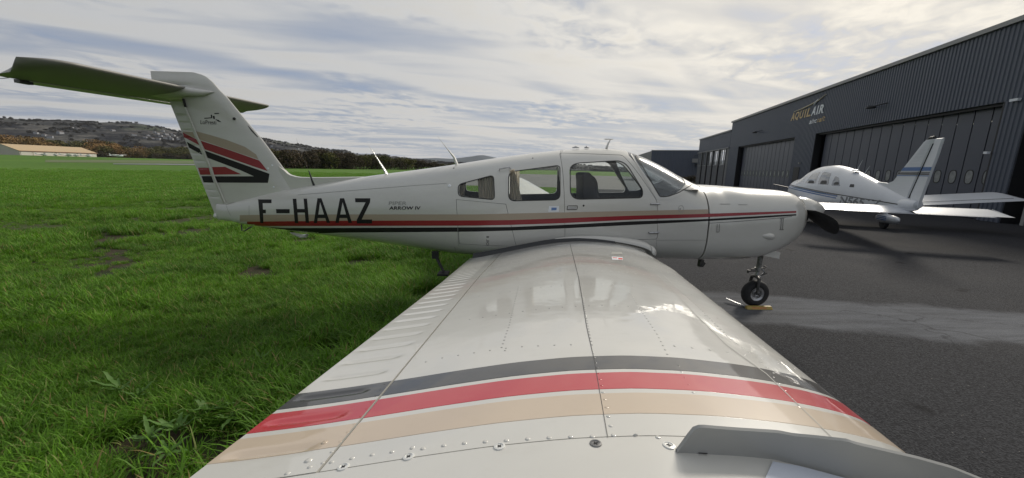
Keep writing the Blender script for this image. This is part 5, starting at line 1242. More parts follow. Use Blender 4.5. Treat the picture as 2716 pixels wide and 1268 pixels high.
# upturned plate at the tip
base = [(1790, 1198), (1900, 1204), (2049, 1216), (2150, 1241), (2245, 1268)]
bp = [hit(WB, x, y)[0] for x, y in base]; bxs = [p.x for p in bp]; bys = [p.y for p in bp]
xs_ = np.linspace(bxs[0], 0.66, 40); fence = MB(); V = []
topx = [(1794, 1192), (1800, 1185), (1818, 1160), (1836, 1134), (1846, 1127), (1860, 1125.5), (1950, 1133), (2100, 1146), (2250, 1167), (2427, 1208), (2520, 1234), (2600, 1266), (2680, 1300)]
tps = []
for x, y in topx:
    Y = float(np.interp(onY(x, y, -4.3)[0], bxs, bys)); tps.append(onY(x, y, Y))
tx_ = np.array([p[0] for p in tps]); tzz = np.array([p[2] for p in tps]); ty_ = np.array([p[1] for p in tps])
for X in np.linspace(tx_[0], tx_[-1], 70):
    zt_3 = float(np.interp(X, tx_, tzz)); yy = float(np.interp(X, bxs, bys)); a, b_ = ipw(yy, xLE), ipw(yy, xTE); t_ = (a-X)/(a-b_)
    zb3 = wing_pt(yy, max(t_, 0.0), True)[2]-(0.003 if t_ > 0 else 0.01) 
    V.append((X, yy, min(zb3, zt_3-.002), zt_3))
n = len(V); VV = []
for X, yy, zb3, zt_3 in V: VV += [(X, yy-.0015, zb3), (X, yy-.0035, zt_3-.002), (X, yy, zt_3), (X, yy+.0025, zt_3-.002), (X, yy+.0015, zb3)]
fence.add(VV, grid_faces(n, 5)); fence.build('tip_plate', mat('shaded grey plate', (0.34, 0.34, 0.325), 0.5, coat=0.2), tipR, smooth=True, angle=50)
for x0, x1 in ((1852, 1876), (1898, 1918)):
    decal('slot', WB, [[(x0, 1203), (x1, 1205), (x1, 1207.5), (x0, 1206)]], MATB, tipR, 0.003, 5)
decal('lens_plate', WB, [[(2049, 1228), (2120, 1240), (2240, 1272), (2330, 1310), (2250, 1360), (2015, 1330), (2030, 1270)]], mat('clear lens plate', (0.62, 0.66, 0.74), 0.12, coat=1.0), tipR, 0.004, 9)
screw(2080, 1241, 0.008, scg); screw(2290, 1266, 0.008, scg)

# ================================================================== LANDING GEAR AND STEP
def wheel_at(c, r, w_, parent, n=32):
    e = empty('wheel', (0, 0, 0)); e.parent = parent
    t_ = MB(); prof = []; R1 = r-w_/2*0.95
    for k in range(17):
        a = -math.pi*0.62+2*math.pi*0.62*k/16; prof.append((R1+math.cos(a)*w_*0.5, math.sin(a)*w_*0.5))
    t_.lathe(prof, c, 'Y', n, closed=True); t_.build('tyre', RUB, e, smooth=True, angle=60)
    rm = MB(); rr = R1*0.80; rm.lathe([(0.02, -w_*.30), (rr*.30, -w_*.32), (rr*.34, -w_*.2), (rr*.62, -w_*.18), (rr*.68, -w_*.34), (rr*.98, -w_*.40), (rr*1.02, -w_*.3), (rr*1.02, w_*.3), (rr*.98, w_*.40), (rr*.68, w_*.34), (rr*.62, w_*.18), (rr*.34, w_*.2), (rr*.3, w_*.32), (0.02, w_*.3)], c, 'Y', n); rm.build('wheel_rim', MET, e, smooth=True, angle=30)
    b_ = MB()
    for k in range(6):
        a = 2*math.pi*k/6
        for s_ in (-1, 1): b_.lathe([(0.002, s_*w_*.17), (0.006, s_*w_*.19), (0.006, s_*w_*.22), (0.001, s_*w_*.23)], (c[0]+math.cos(a)*rr*.48, c[1], c[2]+math.sin(a)*rr*.48), 'Y', 6)
    b_.build('wheel_bolt', DMET, e)
ng = empty('nose_gear', (0, 0, 0)); ng.parent = AC
wc = onY(2002, 778, -.0); wr = 0.178; wc = (float(wc[0]), 0.0, wr+0.010)
NGX = wc[0]
# wheel sub-parts directly below the gear
def wheel_flat(c, r, w_, parent):
    e_before = set(bpy.data.objects)
    wheel_at(c, r, w_, parent)
    for o in [o for o in bpy.data.objects if o not in e_before]:
        if o.type == 'MESH': o.parent = parent
    for o in [o for o in bpy.data.objects if o not in e_before and o.type == 'EMPTY']: delo(o)
wheel_flat(wc, wr, 0.125, ng)
mb = MB(); topz = float(np.interp(NGX, XS, bz_))
mb.tube([(NGX-.03, -.085, wc[2]), (NGX-.03, -.085, wc[2]+.12), (NGX-.02, -.07, wc[2]+.215), (NGX-.01, 0, wc[2]+.235), (NGX-.02, .07, wc[2]+.215), (NGX-.03, .085, wc[2]+.12), (NGX-.03, .085, wc[2])], [.016, .018, .022, .026, .022, .018, .016], 10)
mb.tube([(NGX, -.10, wc[2]), (NGX, .10, wc[2])], .014, 10); mb.build('fork', DMET, ng, smooth=True)
mb = MB(); mb.tube([(NGX-.01, 0, wc[2]+.23), (NGX, 0, wc[2]+.34)], .021, 14); mb.build('oleo_piston', MET, ng, smooth=True)
mb = MB(); mb.tube([(NGX+.0, 0, wc[2]+.33), (NGX+.01, 0, topz+.12)], .031, 14); mb.tube([(NGX-.012, 0, wc[2]+.325), (NGX-.012, 0, wc[2]+.35)], .04, 14); mb.build('strut', mat('worn white strut', (0.32, 0.32, 0.30), 0.5, var=(18, 0.8, (0.06, 0.06, 0.055))), ng, smooth=True)
mb = MB(); mb.tube([(NGX-.15, -.03, wc[2]+.31), (NGX-.02, -.03, wc[2]+.315)], .011, 8); mb.tube([(NGX-.155, -.03, wc[2]+.325), (NGX-.155, -.03, wc[2]+.285)], .014, 8)
mb.tube([(NGX-.11, -.02, wc[2]+.335), (NGX+.07, -.02, wc[2]+.35)], .008, 8); mb.tube([(NGX+.02, -.03, wc[2]+.25), (NGX+.10, -.03, wc[2]+.285)], .009, 8); mb.tube([(NGX+.07, 0, wc[2]+.37), (NGX+.10, 0, wc[2]+.36)], .010, 8); mb.build('steering_link', DMET, ng, smooth=True)
mb = MB(); mb.tube([(NGX+.03, 0, wc[2]+.22), (NGX+.09, 0, wc[2]+.285), (NGX+.035, 0, wc[2]+.345)], .012, 8); mb.build('torque_link', MET, ng, smooth=True)
for s_ in (-1, 1):
    mb = MB(); mb.box((NGX+.02, s_*.115, topz-.015), (0.30, 0.008, 0.085), rx=s_*0.2, ry=0.18); mb.build('gear_door', WHITE, ng)
mb = MB(); mb.box((NGX-.02, 0, topz+.025), (0.30, 0.22, 0.02), ry=.18); mb.build('gear_bay', MATB, ng)
for s_ in (-1, 1):
    mg = empty('main_gear', (0, 0, 0)); mg.parent = AC; c = (0.45, s_*1.62, 0.215)
    wheel_flat(c, 0.205, 0.15, mg); mb = MB(); mb.tube([(c[0], c[1]-s_*.11, c[2]), (c[0], c[1]-s_*.11, .5), (c[0]+.02, c[1]-s_*.06, .95)], [.022, .028, .036], 12); mb.build('strut', STICK, mg, smooth=True)
    mb = MB(); mb.box((c[0], c[1]+s_*.02, 0.72), (0.36, 0.012, 0.42), rx=s_*-.08); mb.build('gear_door', WHITE, mg)
# boarding step
mb = MB(); s0 = Vector(onY(1155, 676, -.42)); mb.box(tuple(s0), (0.075, 0.05, 0.085)); s1 = Vector(onY(1166, 700, -.44)); s2 = Vector(onY(1178, 722, -.47)); mb.tube([s0+Vector((0.01, 0, -.02)), s1, s2], [.024, .022, .02], 8, 0.6); mb.box((s2.x, s2.y-.05, s2.z), (.12, .16, .02)); mb.build('boarding_step', MATB, AC)

# wheel chock
ck = empty('wheel_chock', (NGX, -.11, 0.008), 0, 'yellow wheel chock with red print under the nose wheel', 'wheel chock')
YEL = mat('yellow paint', (0.42, 0.30, 0.06), 0.5, var=(30, 0.5, (0.30, 0.22, 0.08)))
mb = MB(); mb.add([(-.17, -.035, 0), (.17, -.035, 0), (.17, .03, 0), (-.17, .03, 0), (-.165, -.012, .036), (.165, -.012, .036), (.165, .02, .036), (-.165, .02, .036)], [(0, 3, 2, 1), (4, 5, 6, 7), (0, 1, 5, 4), (1, 2, 6, 5), (2, 3, 7, 6), (3, 0, 4, 7)]); mb.build('yellow_bar', YEL, ck)
uv, Fc, asp = text_geo('REMOVE BEFORE'); mb = MB(); mb.add([(-.10+u*.19, -.0285+v*.012-.0015, .008+v*.019) for u, v in uv], Fc); mb.build('chock_print', REDINK, ck)
mb = MB()
for k in range(2): mb.tube([(-.16, .02+k*.07, .015), (-.28, .20+k*.07, .045)], .006, 6)
for k in range(9): a = k/8; mb.tube([(-.16-.12*a, .02+.18*a, .015+.03*a), (-.16-.12*a, .09+.18*a, .015+.03*a)], .004, 6)
mb.build('ladder_bar', MET, ck)

# taxiway beyond the plane, seen through the cabin windows
V = []
for i in range(30):
    u = i/29; x = -12+72*u+0.3*math.sin(i)
    for j in range(4): V.append((x, 31+94*j/3, 0.012))
tag(meshobj('taxiway', V, grid_faces(30, 4), mat('weathered concrete', (0.15, 0.15, 0.15), 0.9, var=(0.15, 0.7, (0.10, 0.105, 0.10)))), 'grey taxiway strip across the grass beyond the near plane', kind='structure')

# ================================================================== SECOND AIRCRAFT
W2 = mat('white paint, second plane', (0.60, 0.62, 0.65), 0.35, coat=0.4, var=(2.0, 0.3, (0.5, 0.52, 0.54)))
B2 = mat('blue stripe', (0.03, 0.11, 0.30), 0.35, coat=0.5); G2 = mat('grey letters', (0.16, 0.17, 0.18), 0.4)
GL2 = mat('dark cabin window', (0.10, 0.115, 0.13), 0.05, coat=1.0, var=(2.5, 0.8, (0.26, 0.28, 0.3)))
P2AZ = R_(19.5); H2 = np.array([math.sin(P2AZ), math.cos(P2AZ), 0])
tail = CAM+ray(2428, 548)*9.4/float(ray(2428, 548) @ Fv)
P2 = empty('second_aircraft', (tail[0]+H2[0]*4.85, tail[1]+H2[1]*4.85, 0), math.pi/2-P2AZ, 'white low-wing plane with blue stripes parked in front of the hangar doors', 'aircraft')
# local: x forward, y left, z up
ST = [(-4.92, 1.16, .96, .045, 1.06), (-4.6, 1.24, .90, .09, 1.08), (-4.0, 1.39, .84, .16, 1.08), (-3.46, 1.53, .79, .24, 1.10), (-2.8, 1.71, .73, .33, 1.12), (-2.1, 1.89, .68, .42, 1.15), (-1.3, 2.05, .64, .50, 1.2), (-.65, 2.125, .62, .54, 1.2), (.1, 2.10, .61, .56, 1.2), (.64, 1.98, .61, .56, 1.2), (1.2, 1.72, .62, .55, 1.15), (1.4, 1.67, .63, .54, 1.12), (1.9, 1.62, .66, .50, 1.1), (2.2, 1.58, .72, .45, 1.1), (2.36, 1.50, .80, .37, 1.1), (2.44, 1.34, .92, .22, 1.1)]
xs2 = np.linspace(-4.92, 2.44, 110); cols = [np.interp(xs2, [q[0] for q in ST], [q[k] for q in ST]) for k in range(1, 5)]
for k in range(4):
    for _ in range(2): cols[k][1:-1] = (cols[k][:-2]+2*cols[k][1:-1]+cols[k][2:])/4
V = []; n2 = 48
for X, zt_4, zb_4, w_, zm in zip(xs2, *cols):
    zm = max(min(zm, zt_4-.03), zb_4+.03); cab = float(sm(X, -2, -.6)*(1-sm(X, 1.3, 2)))
    for k in range(n2):
        a = 2*math.pi*k/n2; s_, c = math.sin(a), math.cos(a); e = (2.1+.3*cab) if c > 0 else 2.9; h = (zt_4-zm) if c > 0 else (zm-zb_4)
        V.append((X, w_*math.copysign(abs(s_)**(2/e), s_), zm+h*math.copysign(abs(c)**(2/e), c)))
FF = grid_faces(110, n2, wrap=True)+[tuple(range(n2)), tuple(range(109*n2, 110*n2))]
mb = MB(); mb.add(V, FF); f2 = mb.build('fuselage', W2, P2, smooth=True, angle=50); B2V = bvh_of(V, FF)
def side2(poly, off=0.004, sg=1, cell=.06):
    """polygon in (x, z) laid on the flank"""
    n = len(poly); bp = []
    for i in range(n):
        a, b_ = Vector(poly[i]), Vector(poly[(i+1) % n]); k = max(1, int((b_-a).length/cell))
        for j in range(k): bp.append(a.lerp(b_, j/k))
    xs = [p.x for p in bp]; ys_ = [p.y for p in bp]; pts = list(bp); x = min(xs)+cell/2
    while x < max(xs):
        y = min(ys_)+cell/2
        while y < max(ys_): pts.append(Vector((x, y))); y += cell
        x += cell
    r = delaunay_2d_cdt(pts, [], [list(range(len(bp)))], 1, 1e-4); V = []; ok = []
    for p in r[0]:
        loc, nn_, i, d = B2V.ray_cast(Vector((p.x, 2*sg, p.y)), Vector((0, -sg, 0))); ok.append(loc is not None)
        if loc is not None and nn_.y*sg < 0: nn_ = -nn_
        V.append(tuple(loc+nn_*off) if loc is not None else (0, 0, 0))
    return V, [tuple(f) for f in r[2] if all(ok[q] for q in f)]
def dec2(name, poly, m, off=0.004, par=None):
    for sg in (1, -1):
        V, Fc = side2(poly, off, sg); meshobj(name, V, Fc, m, par or f2)
def line2(x): return float(np.interp(x, [-4.9, -3.4, -1.8, 0.4, 2.42], [1.00, 1.07, 1.14, 1.25, 1.33]))
def band2(dz0, dz1, x0, x1): return [(x, line2(x)+dz0) for x in np.linspace(x0, x1, 20)]+[(x, line2(x)+dz1) for x in np.linspace(x1, x0, 20)]
dec2('black_line', band2(.03, .055, -4.6, 2.42), MATB); dec2('blue_stripe', band2(-.035, .005, -2.0, 2.4), B2); dec2('blue_stripe', band2(-.10, -.06, -1.95, 2.38), B2); dec2('black_line', band2(.007, .02, -2.0, 2.4), MATB, 0.005)
dec2('side_window', round_poly([(-.55, 1.47), (.28, 1.47), (.02, 1.82), (-.50, 1.90)], .07), GL2); dec2('side_window', round_poly([(-1.38, 1.45), (-.72, 1.46), (-.68, 1.90), (-1.20, 1.85)], .07), GL2)
dec2('side_window', round_poly([(-2.0, 1.44), (-1.55, 1.44), (-1.50, 1.76), (-1.72, 1.70)], .05), GL2); dec2('side_window', round_poly([(-2.62, 1.43), (-2.42, 1.43), (-2.40, 1.52), (-2.56, 1.52)], .02), MATB, 0.006)
for x0, x1, h_ in ((-.45, .05, .10), (-1.28, -.85, .12), (-1.92, -1.62, .09)): dec2('seat_back', round_poly([(x0, 1.475), (x1, 1.475), (x1-.05, 1.475+h_), (x0+.08, 1.475+h_)], .05), MATB, 0.007)
# windscreen
mb = MB(); V = []
for i in range(14):
    X = .42+.74*i/13; zt_4 = np.interp(X, xs2, cols[0]); w_ = np.interp(X, xs2, cols[2])
    for k in range(17):
        a = -1.25+2.5*k/16; s_, c = math.sin(a), math.cos(a); e = 2.4; h = zt_4-1.17; V.append((X+.004, w_*math.copysign(abs(s_)**(2/e), s_)*1.006, 1.17+h*abs(c)**(2/e)*1.01+.004))
meshobj('windscreen', V, grid_faces(14, 17), GL2, P2, smooth=True)
uv, Fc, asp = text_geo('N5651V', 0.15, 0.03)
for sg in (1, -1):
    V = []; ok = []
    for u, v in uv:
        x = (-2.12-u*1.7) if sg > 0 else (-3.82+u*1.7); z = .90+v*.235+(-.02 if sg < 0 else 0)
        loc, nn_, i, d = B2V.ray_cast(Vector((x, 2*sg, z)), Vector((0, -sg, 0))); V.append(tuple(loc+Vector((0, sg*.006, 0))) if loc is not None else (x, sg*.2, z))
    meshobj('registration_letters', V, Fc, G2, f2)
# fin and rudder
def plate(name, P, y, m, parent, thick=0.05):
    n = len(P); V = []; ctr = (sum(p[0] for p in P)/n, sum(p[1] for p in P)/n)
    for yy, k in ((-thick/2, .9), (-thick/2*.2, 1), (thick/2*.2, 1), (thick/2, .9)): V += [(ctr[0]+(p[0]-ctr[0])*(k if k < 1 else 1), y+yy, ctr[1]+(p[1]-ctr[1])*(.985 if k < 1 else 1)) for p in P]
    mb = MB(); mb.add(V, grid_faces(4, n, wrap=True)+[tuple(range(n)), tuple(range(3*n, 4*n))]); return mb.build(name, m, parent, smooth=True, angle=30)
finp = [(-2.9, 1.62), (-3.6, 1.585), (-3.85, 1.66), (-4.78, 2.63), (-4.86, 2.68), (-5.06, 2.68), (-5.03, 2.55), (-4.60, 1.35), (-4.58, 1.2), (-2.9, 1.5)]
rudp = [(-5.045, 2.55), (-5.08, 2.68), (-5.30, 2.68), (-5.24, 2.3), (-4.99, 1.2), (-4.97, 1.02), (-4.63, 1.08), (-4.615, 1.35)]
F2_ = plate('fin', finp, 0, W2, P2, .09); R2_ = plate('rudder', rudp, 0, W2, P2, .06)
mb = MB(); mb.tube([(-4.80, 0, 2.66), (-4.86, 0, 2.71), (-4.98, 0, 2.71)], .04, 8); mb.build('fin_beacon', MATB, P2, smooth=True)
for k in range(14):
    z = 1.45+k*.085
    for sg in (1, -1):
        mb = MB(); x0 = (-4.605-(z-1.35)*.355)-.03; x1 = (-4.99-(z-1.2)*.215)+.02; mb.tube([(x0, sg*.029, z), (x1, sg*.026, z)], .006, 6); mb.build('rudder_rib', W2, P2)
        mb = MB(); x1 = (-3.85-(z-1.66)*.957)-.06 if z > 1.7 else -3.95; x0 = x0+.06; mb.tube([(x0, sg*.045, z), (x1, sg*.045, z)], .004, 6); mb.build('fin_rib', W2, P2)
def fband(z0, z1, m, nm):
    for sg in (1, -1):
        V = []
        for z in (z0, z1):
            for x, y in (((-3.85-(z-1.66)*.957), .050), ((-4.605-(z-1.35)*.355), .050)): V.append((x, sg*y, z))
        meshobj(nm, V, [(0, 1, 3, 2)], m, F2_)
        V = []
        for z in (z0, z1):
            for x, y in (((-4.605-(z-1.35)*.355)-.02, .034), ((-4.99-(z-1.2)*.215), .034)): V.append((x, sg*y, z))
        meshobj(nm, V, [(0, 1, 3, 2)], m, R2_)
for sg in (1, -1): mb = MB(); mb.tube([(-4.605, sg*.034, 1.25), (-5.04, sg*.034, 2.57)], .012, 6); mb.build('hinge_gap', MATB, P2)
fband(1.93, 2.02, B2, 'blue_band'); fband(1.885, 1.905, MATB, 'black_band'); fband(1.835, 1.87, MATB, 'black_band'); fband(1.80, 1.82, B2, 'blue_band')
mb = MB(); mb.lathe([(.02, -.12), (.10, -.08), (.13, .05), (.145, .30), (.12, .5)], (-4.85, 0, 1.10), 'X', 16); mb.build('tail_cone', W2, P2, smooth=True)
# stabilator and wings
def surf2(name, y0, y1, le0, te0, le1, te1, z0, z1, th, m, parent, dz=0.0, ny=40):
    V = []; nc_ = 14; ys_ = np.linspace(y0, y1, ny)
    for i, y in enumerate(ys_):
        u = i/(ny-1); le = le0+(le1-le0)*u; te = te0+(te1-te0)*u; z = z0+(z1-z0)*u; tt = th*(1-.95*max(0, (u-.94)/.06)**2)
        for s_ in (1, -1):
            for k in (range(nc_) if s_ > 0 else range(nc_-1, -1, -1)):
                v = (1-math.cos(math.pi*k/(nc_-1)))/2; V.append((le+(te-le)*v, y, z+s_*tt*foil(v)*(1 if s_ > 0 else .6)-dz*v))
    mb = MB(); mb.add(V, grid_faces(ny, 2*nc_, wrap=True)+[tuple(range(2*nc_)), tuple(range((ny-1)*2*nc_, ny*2*nc_))]); o = mb.build(name, m, parent, smooth=True, angle=50); return o
for sg in (1, -1):
    e = surf2('stabilator', sg*.03, sg*1.88, -4.12, -4.86, -4.12, -4.86, 1.00, 1.00, .085, W2, P2, dz=.11)
    for k in range(12):
        y = sg*(.25+k*.145); mb = MB(); mb.tube([(-4.25, y, 1.025), (-4.8, y, .905)], .005, 6); mb.build('stabilator_rib', W2, e)
    mb = MB(); mb.box((-4.91, sg*.75, .88), (.12, 1.45, .012)); mb.build('trim_tab', W2, e)
    wv_ = surf2('wing', sg*.50, sg*5.3, 1.02, -.60, 0.78, -.50, .80, 1.30, .20, W2, P2, dz=.16, ny=60)
    mb = MB(); mb.tube([(-.32, sg*.7, .745), (-.31, sg*3.0, .985), (-.27, sg*5.0, 1.185)], .006, 6); mb.build('aileron_gap', SEAM, wv_)
    mb = MB(); mb.lathe([(.02, -.62), (.10, -.5), (.135, -.1), (.15, .15), (.10, .38), (.02, .48)], (0, 0, 0), 'X', 16); mb.V = [(v[0]*1.1-.62, sg*1.65+v[1]*1.05, .36+v[2]*1.15) for v in mb.V]
    g2 = empty('main_gear', (0, 0, 0)); g2.parent = P2; mb.build('wheel_fairing', W2, g2, smooth=True, angle=60)
    for dz in (-.03, .03, .08):
        for s2 in (1, -1): mb = MB(); mb.box((-.68, sg*1.65+s2*.165, .36+dz), (.5, .012, .028)); mb.build('fairing_stripe', B2, g2)
    mb = MB(); mb.tube([(-.57, sg*1.65, .45), (-.57, sg*1.65, .85)], .045, 10); mb.build('strut', W2, g2)
    mb = MB(); mb.lathe([(.06, -.06), (.175, -.055), (.19, 0), (.175, .055), (.06, .06)], (-.57, sg*1.65, .19), 'Y', 24); mb.build('tyre', RUB, g2, smooth=True)
g2 = empty('nose_gear', (0, 0, 0)); g2.parent = P2
mb = MB(); mb.tube([(1.85, 0, .2), (1.85, 0, .75)], .035, 10); mb.build('strut', W2, g2); mb = MB(); mb.lathe([(.06, -.06), (.175, -.055), (.19, 0), (.175, .055), (.06, .06)], (1.85, 0, .19), 'Y', 24); mb.build('tyre', RUB, g2, smooth=True)
mb = MB(); mb.lathe([(.02, -.5), (.09, -.4), (.12, 0), (.09, .3), (.02, .38)], (1.85, 0, .30), 'X', 14); mb.build('wheel_fairing', W2, g2, smooth=True)
p2 = empty('propeller', (0, 0, 0)); p2.parent = P2
mb = MB(); mb.lathe([(.155, 2.44), (.15, 2.55), (.11, 2.68), (.05, 2.77), (.005, 2.80)], (0, 0, 1.15), 'X', 24); mb.build('spinner', W2, p2, smooth=True)
for sg in (1, -1):
    mb = MB(); a = R_(12); mb.tube([(2.5, 0, 1.15), (2.5, sg*.35*math.cos(a), 1.15+sg*.35*math.sin(a)), (2.5, sg*.75*math.cos(a), 1.15+sg*.75*math.sin(a)), (2.5, sg*.93*math.cos(a), 1.15+sg*.93*math.sin(a))], [.05, .065, .06, .03], 8, .35); mb.build('blade', MATB, p2, smooth=True)
for X, ln in ((-1.9, .34), (-2.35, .26)):
    z = float(np.interp(X, xs2, cols[0])); mb = MB(); mb.tube([(X, .0, z-.02), (X-.10, 0, z+ln*.5), (X-.22, 0, z+ln)], [.012, .007, .003], 6); mb.build('whip_antenna', W2, P2)
z = float(np.interp(-.95, xs2, cols[0])); mb = MB(); mb.lathe([(.11, 0), (.10, .03), (.05, .055), (.005, .06)], (-2.05, .10, z-.17), 'Z', 16); mb.build('antenna_dome', W2, P2, smooth=True)
mb = MB(); mb.tube([(-2.9, .0, .77), (-2.95, 0, .70)], .012, 6); mb.build('drain', MATB, P2)
for y in (-.4,): mb = MB(); mb.tube([(.3, y, .62), (.2, y, .50)], .01, 6); mb.build('belly_antenna', W2, P2)

# ================================================================== GRASS BLADES AND WEEDS
def tuft(seed, n, hmin, hmax, spread, wid_):
    g = np.random.default_rng(seed); V = []; Fc = []; lean = g.uniform(0, 6.28)
    for k in range(n):
        a = g.uniform(0, 6.28); r = spread*math.sqrt(g.random()); x, y = r*math.cos(a), r*math.sin(a); h = g.uniform(hmin, hmax); w_ = wid_*g.uniform(.7, 1.3)
        d = g.normal(lean, 1.3); bend = h*g.uniform(.25, 1.15); px, py = -math.sin(d)*w_, math.cos(d)*w_; q = len(V)
        for t_, ww in ((0, 1), (.45, .85), (.8, .5)):
            cx_, cy_ = x+math.cos(d)*bend*t_**1.8, y+math.sin(d)*bend*t_**1.8; z = h*(t_-.25*t_*t_*(bend/h))
            V += [(cx_-px*ww, cy_-py*ww, z), (cx_+px*ww, cy_+py*ww, z)]
        V.append((x+math.cos(d)*bend, y+math.sin(d)*bend, max(h*(1-.32*(bend/h)), .004)))
        Fc += [(q, q+1, q+3, q+2), (q+2, q+3, q+5, q+4), (q+4, q+5, q+6)]
    return V, Fc
def blade_mat(name, c1, c2, c3):
    m = bpy.data.materials.new(name); m.use_nodes = True; t = m.node_tree; b = t.nodes['Principled BSDF']; b.inputs['Roughness'].default_value = 0.55; b.inputs['Specular IOR Level'].default_value = 0.3
    oi = t.nodes.new('ShaderNodeObjectInfo'); geo = t.nodes.new('ShaderNodeNewGeometry')
    big = ramp(t, noise(t, geo.outputs['Position'], 0.55, 5, 0.65), [(0.38, 0.0), (0.62, 1.0)])
    isl = geo.outputs['Random Per Island']
    col = mixc(t, big, c1, c2); col = mixc(t, mth(t, 'MULTIPLY', oi.outputs['Random'], 0.55), col, c3); col = mixc(t, mth(t, 'MULTIPLY', isl, 0.55), col, (c3[0]*.5, c3[1]*.5, c3[2]*.5))
    col = mixc(t, mth(t, 'MULTIPLY', mth(t, 'GREATER_THAN', isl, 0.88), 0.8), col, (0.34, 0.36, 0.13))
    col = mixc(t, mth(t, 'MULTIPLY', mth(t, 'LESS_THAN', isl, 0.035), 0.85), col, (0.30, 0.20, 0.09))
    t.links.new(col, b.inputs['Base Color'])
    tr = t.nodes.new('ShaderNodeBsdfTranslucent'); t.links.new(col, tr.inputs[0]); mx = t.nodes.new('ShaderNodeMixShader'); mx.inputs[0].default_value = 0.35
    o = [n for n in t.nodes if n.type == 'OUTPUT_MATERIAL'][0]; t.links.new(b.outputs[0], mx.inputs[1]); t.links.new(tr.outputs[0], mx.inputs[2]); t.links.new(mx.outputs[0], o.inputs[0]); return m
GR = blade_mat('grass blades', (0.110, 0.255, 0.016), (0.215, 0.460, 0.028), (0.070, 0.165, 0.016))
GRF = blade_mat('field blades', (0.13, 0.30, 0.022), (0.21, 0.45, 0.035), (0.09, 0.22, 0.02))
gcol = bpy.data.collections.new('tufts')
for i in range(6):
    V, Fc = tuft(200+i, 52, .04, .11, .09, .0030) if i < 4 else tuft(200+i, 56, .08, .17, .10, .0036)
    o = meshobj('tuft', V, Fc, GR, smooth=True, link=False); gcol.objects.link(o)
fcol = bpy.data.collections.new('far_tufts')
for i in range(3):
    V, Fc = tuft(300+i, 70, .05, .13, .42, .008); o = meshobj('tuft', V, Fc, GRF, smooth=True, link=False); fcol.objects.link(o)
def scatter(name, P, sc, colx, label):
    me = bpy.data.meshes.new(name); me.from_pydata([tuple(p) for p in P], [], [])
    at_ = me.attributes.new('sc', 'FLOAT', 'POINT'); at_.data.foreach_set('value', np.array(sc, dtype=np.float32))
    rt_ = me.attributes.new('rz', 'FLOAT', 'POINT'); rt_.data.foreach_set('value', rng.uniform(0, 6.28, len(P)).astype(np.float32))
    o = bpy.data.objects.new(name, me); COL.objects.link(o)
    g = bpy.data.node_groups.new(name, 'GeometryNodeTree'); g.interface.new_socket('Geometry', in_out='INPUT', socket_type='NodeSocketGeometry'); g.interface.new_socket('Geometry', in_out='OUTPUT', socket_type='NodeSocketGeometry')
    gi = g.nodes.new('NodeGroupInput'); go = g.nodes.new('NodeGroupOutput'); ip_ = g.nodes.new('GeometryNodeInstanceOnPoints'); ci = g.nodes.new('GeometryNodeCollectionInfo')
    ci.inputs['Collection'].default_value = colx; ci.inputs['Separate Children'].default_value = True; ci.inputs['Reset Children'].default_value = True; ip_.inputs['Pick Instance'].default_value = True
    a1 = g.nodes.new('GeometryNodeInputNamedAttribute'); a1.data_type = 'FLOAT'; a1.inputs['Name'].default_value = 'sc'; a2 = g.nodes.new('GeometryNodeInputNamedAttribute'); a2.data_type = 'FLOAT'; a2.inputs['Name'].default_value = 'rz'
    cx_ = g.nodes.new('ShaderNodeCombineXYZ'); g.links.new(a2.outputs[0], cx_.inputs[2]); cs_ = g.nodes.new('ShaderNodeCombineXYZ')
    for k in range(3): g.links.new(a1.outputs[0], cs_.inputs[k])
    er = g.nodes.new('FunctionNodeEulerToRotation'); g.links.new(cx_.outputs[0], er.inputs[0])
    g.links.new(gi.outputs[0], ip_.inputs['Points']); g.links.new(ci.outputs[0], ip_.inputs['Instance']); g.links.new(er.outputs[0], ip_.inputs['Rotation']); g.links.new(cs_.outputs[0], ip_.inputs['Scale']); g.links.new(ip_.outputs[0], go.inputs[0])
    md = o.modifiers.new('scatter', 'NODES'); md.node_group = g; return tag(o, label, kind='stuff')
def sample(n, r0, r1, az0, az1, pw):
    u = rng.random(n); r = (r0**pw+(r1**pw-r0**pw)*u)**(1/pw); a = np.radians(rng.uniform(az0, az1, n)); x = r*np.sin(a); y = r*np.cos(a)+CAM[1]
    jit = 0.06*np.sin(x*9)+0.05*np.sin(y*7); k = (edge_s(x, y)+jit > 0.02) & ~((x > -12) & (y > 31) & (y < 125)); return x[k], y[k], r[k]
from mathutils import noise as mnoise
x, y, r = sample(76000, 1.6, 26, -82, 22, 0.75)
bare = np.array([mnoise.noise(Vector((a*0.9, b_*0.9, 3.3))) + 0.4*mnoise.noise(Vector((a*2.6, b_*2.6, 1.3))) for a, b_ in zip(x, y)])
tall = np.array([mnoise.noise(Vector((a*0.5, b_*0.5, 8.3))) for a, b_ in zip(x, y)])
for bx_, by_, br_ in [(*onZ(500, 1215)[:2], .42), (*onZ(430, 1150)[:2], .16), (*onZ(1130, 790)[:2], .50), (*onZ(950, 700)[:2], .3), (*onZ(330, 635)[:2], .5), (*onZ(470, 622)[:2], .4), (*onZ(880, 930)[:2], .25), (*onZ(330, 1180)[:2], .16)]:
    bare += 0.9*np.exp(-((x-bx_)**2+(y-by_)**2)/br_**2)
k = (bare < 0.40) | (rng.random(len(x)) < np.where(bare > 0.62, 0.012, 0.10)); x, y, r, tall = x[k], y[k], r[k], tall[k]
scatter('long_grass', np.c_[x, y, terr(x, y)-0.004], np.clip(0.95+0.9*tall, .40, 1.8)*rng.uniform(.6, 1.35, len(x)), gcol, 'lush green grass blades beside the asphalt')
x, y, r = sample(52000, 24, 95, -74, 20, 1.0); k = rng.random(len(x)) > sm(r, 45, 95); x, y, r = x[k], y[k], r[k]
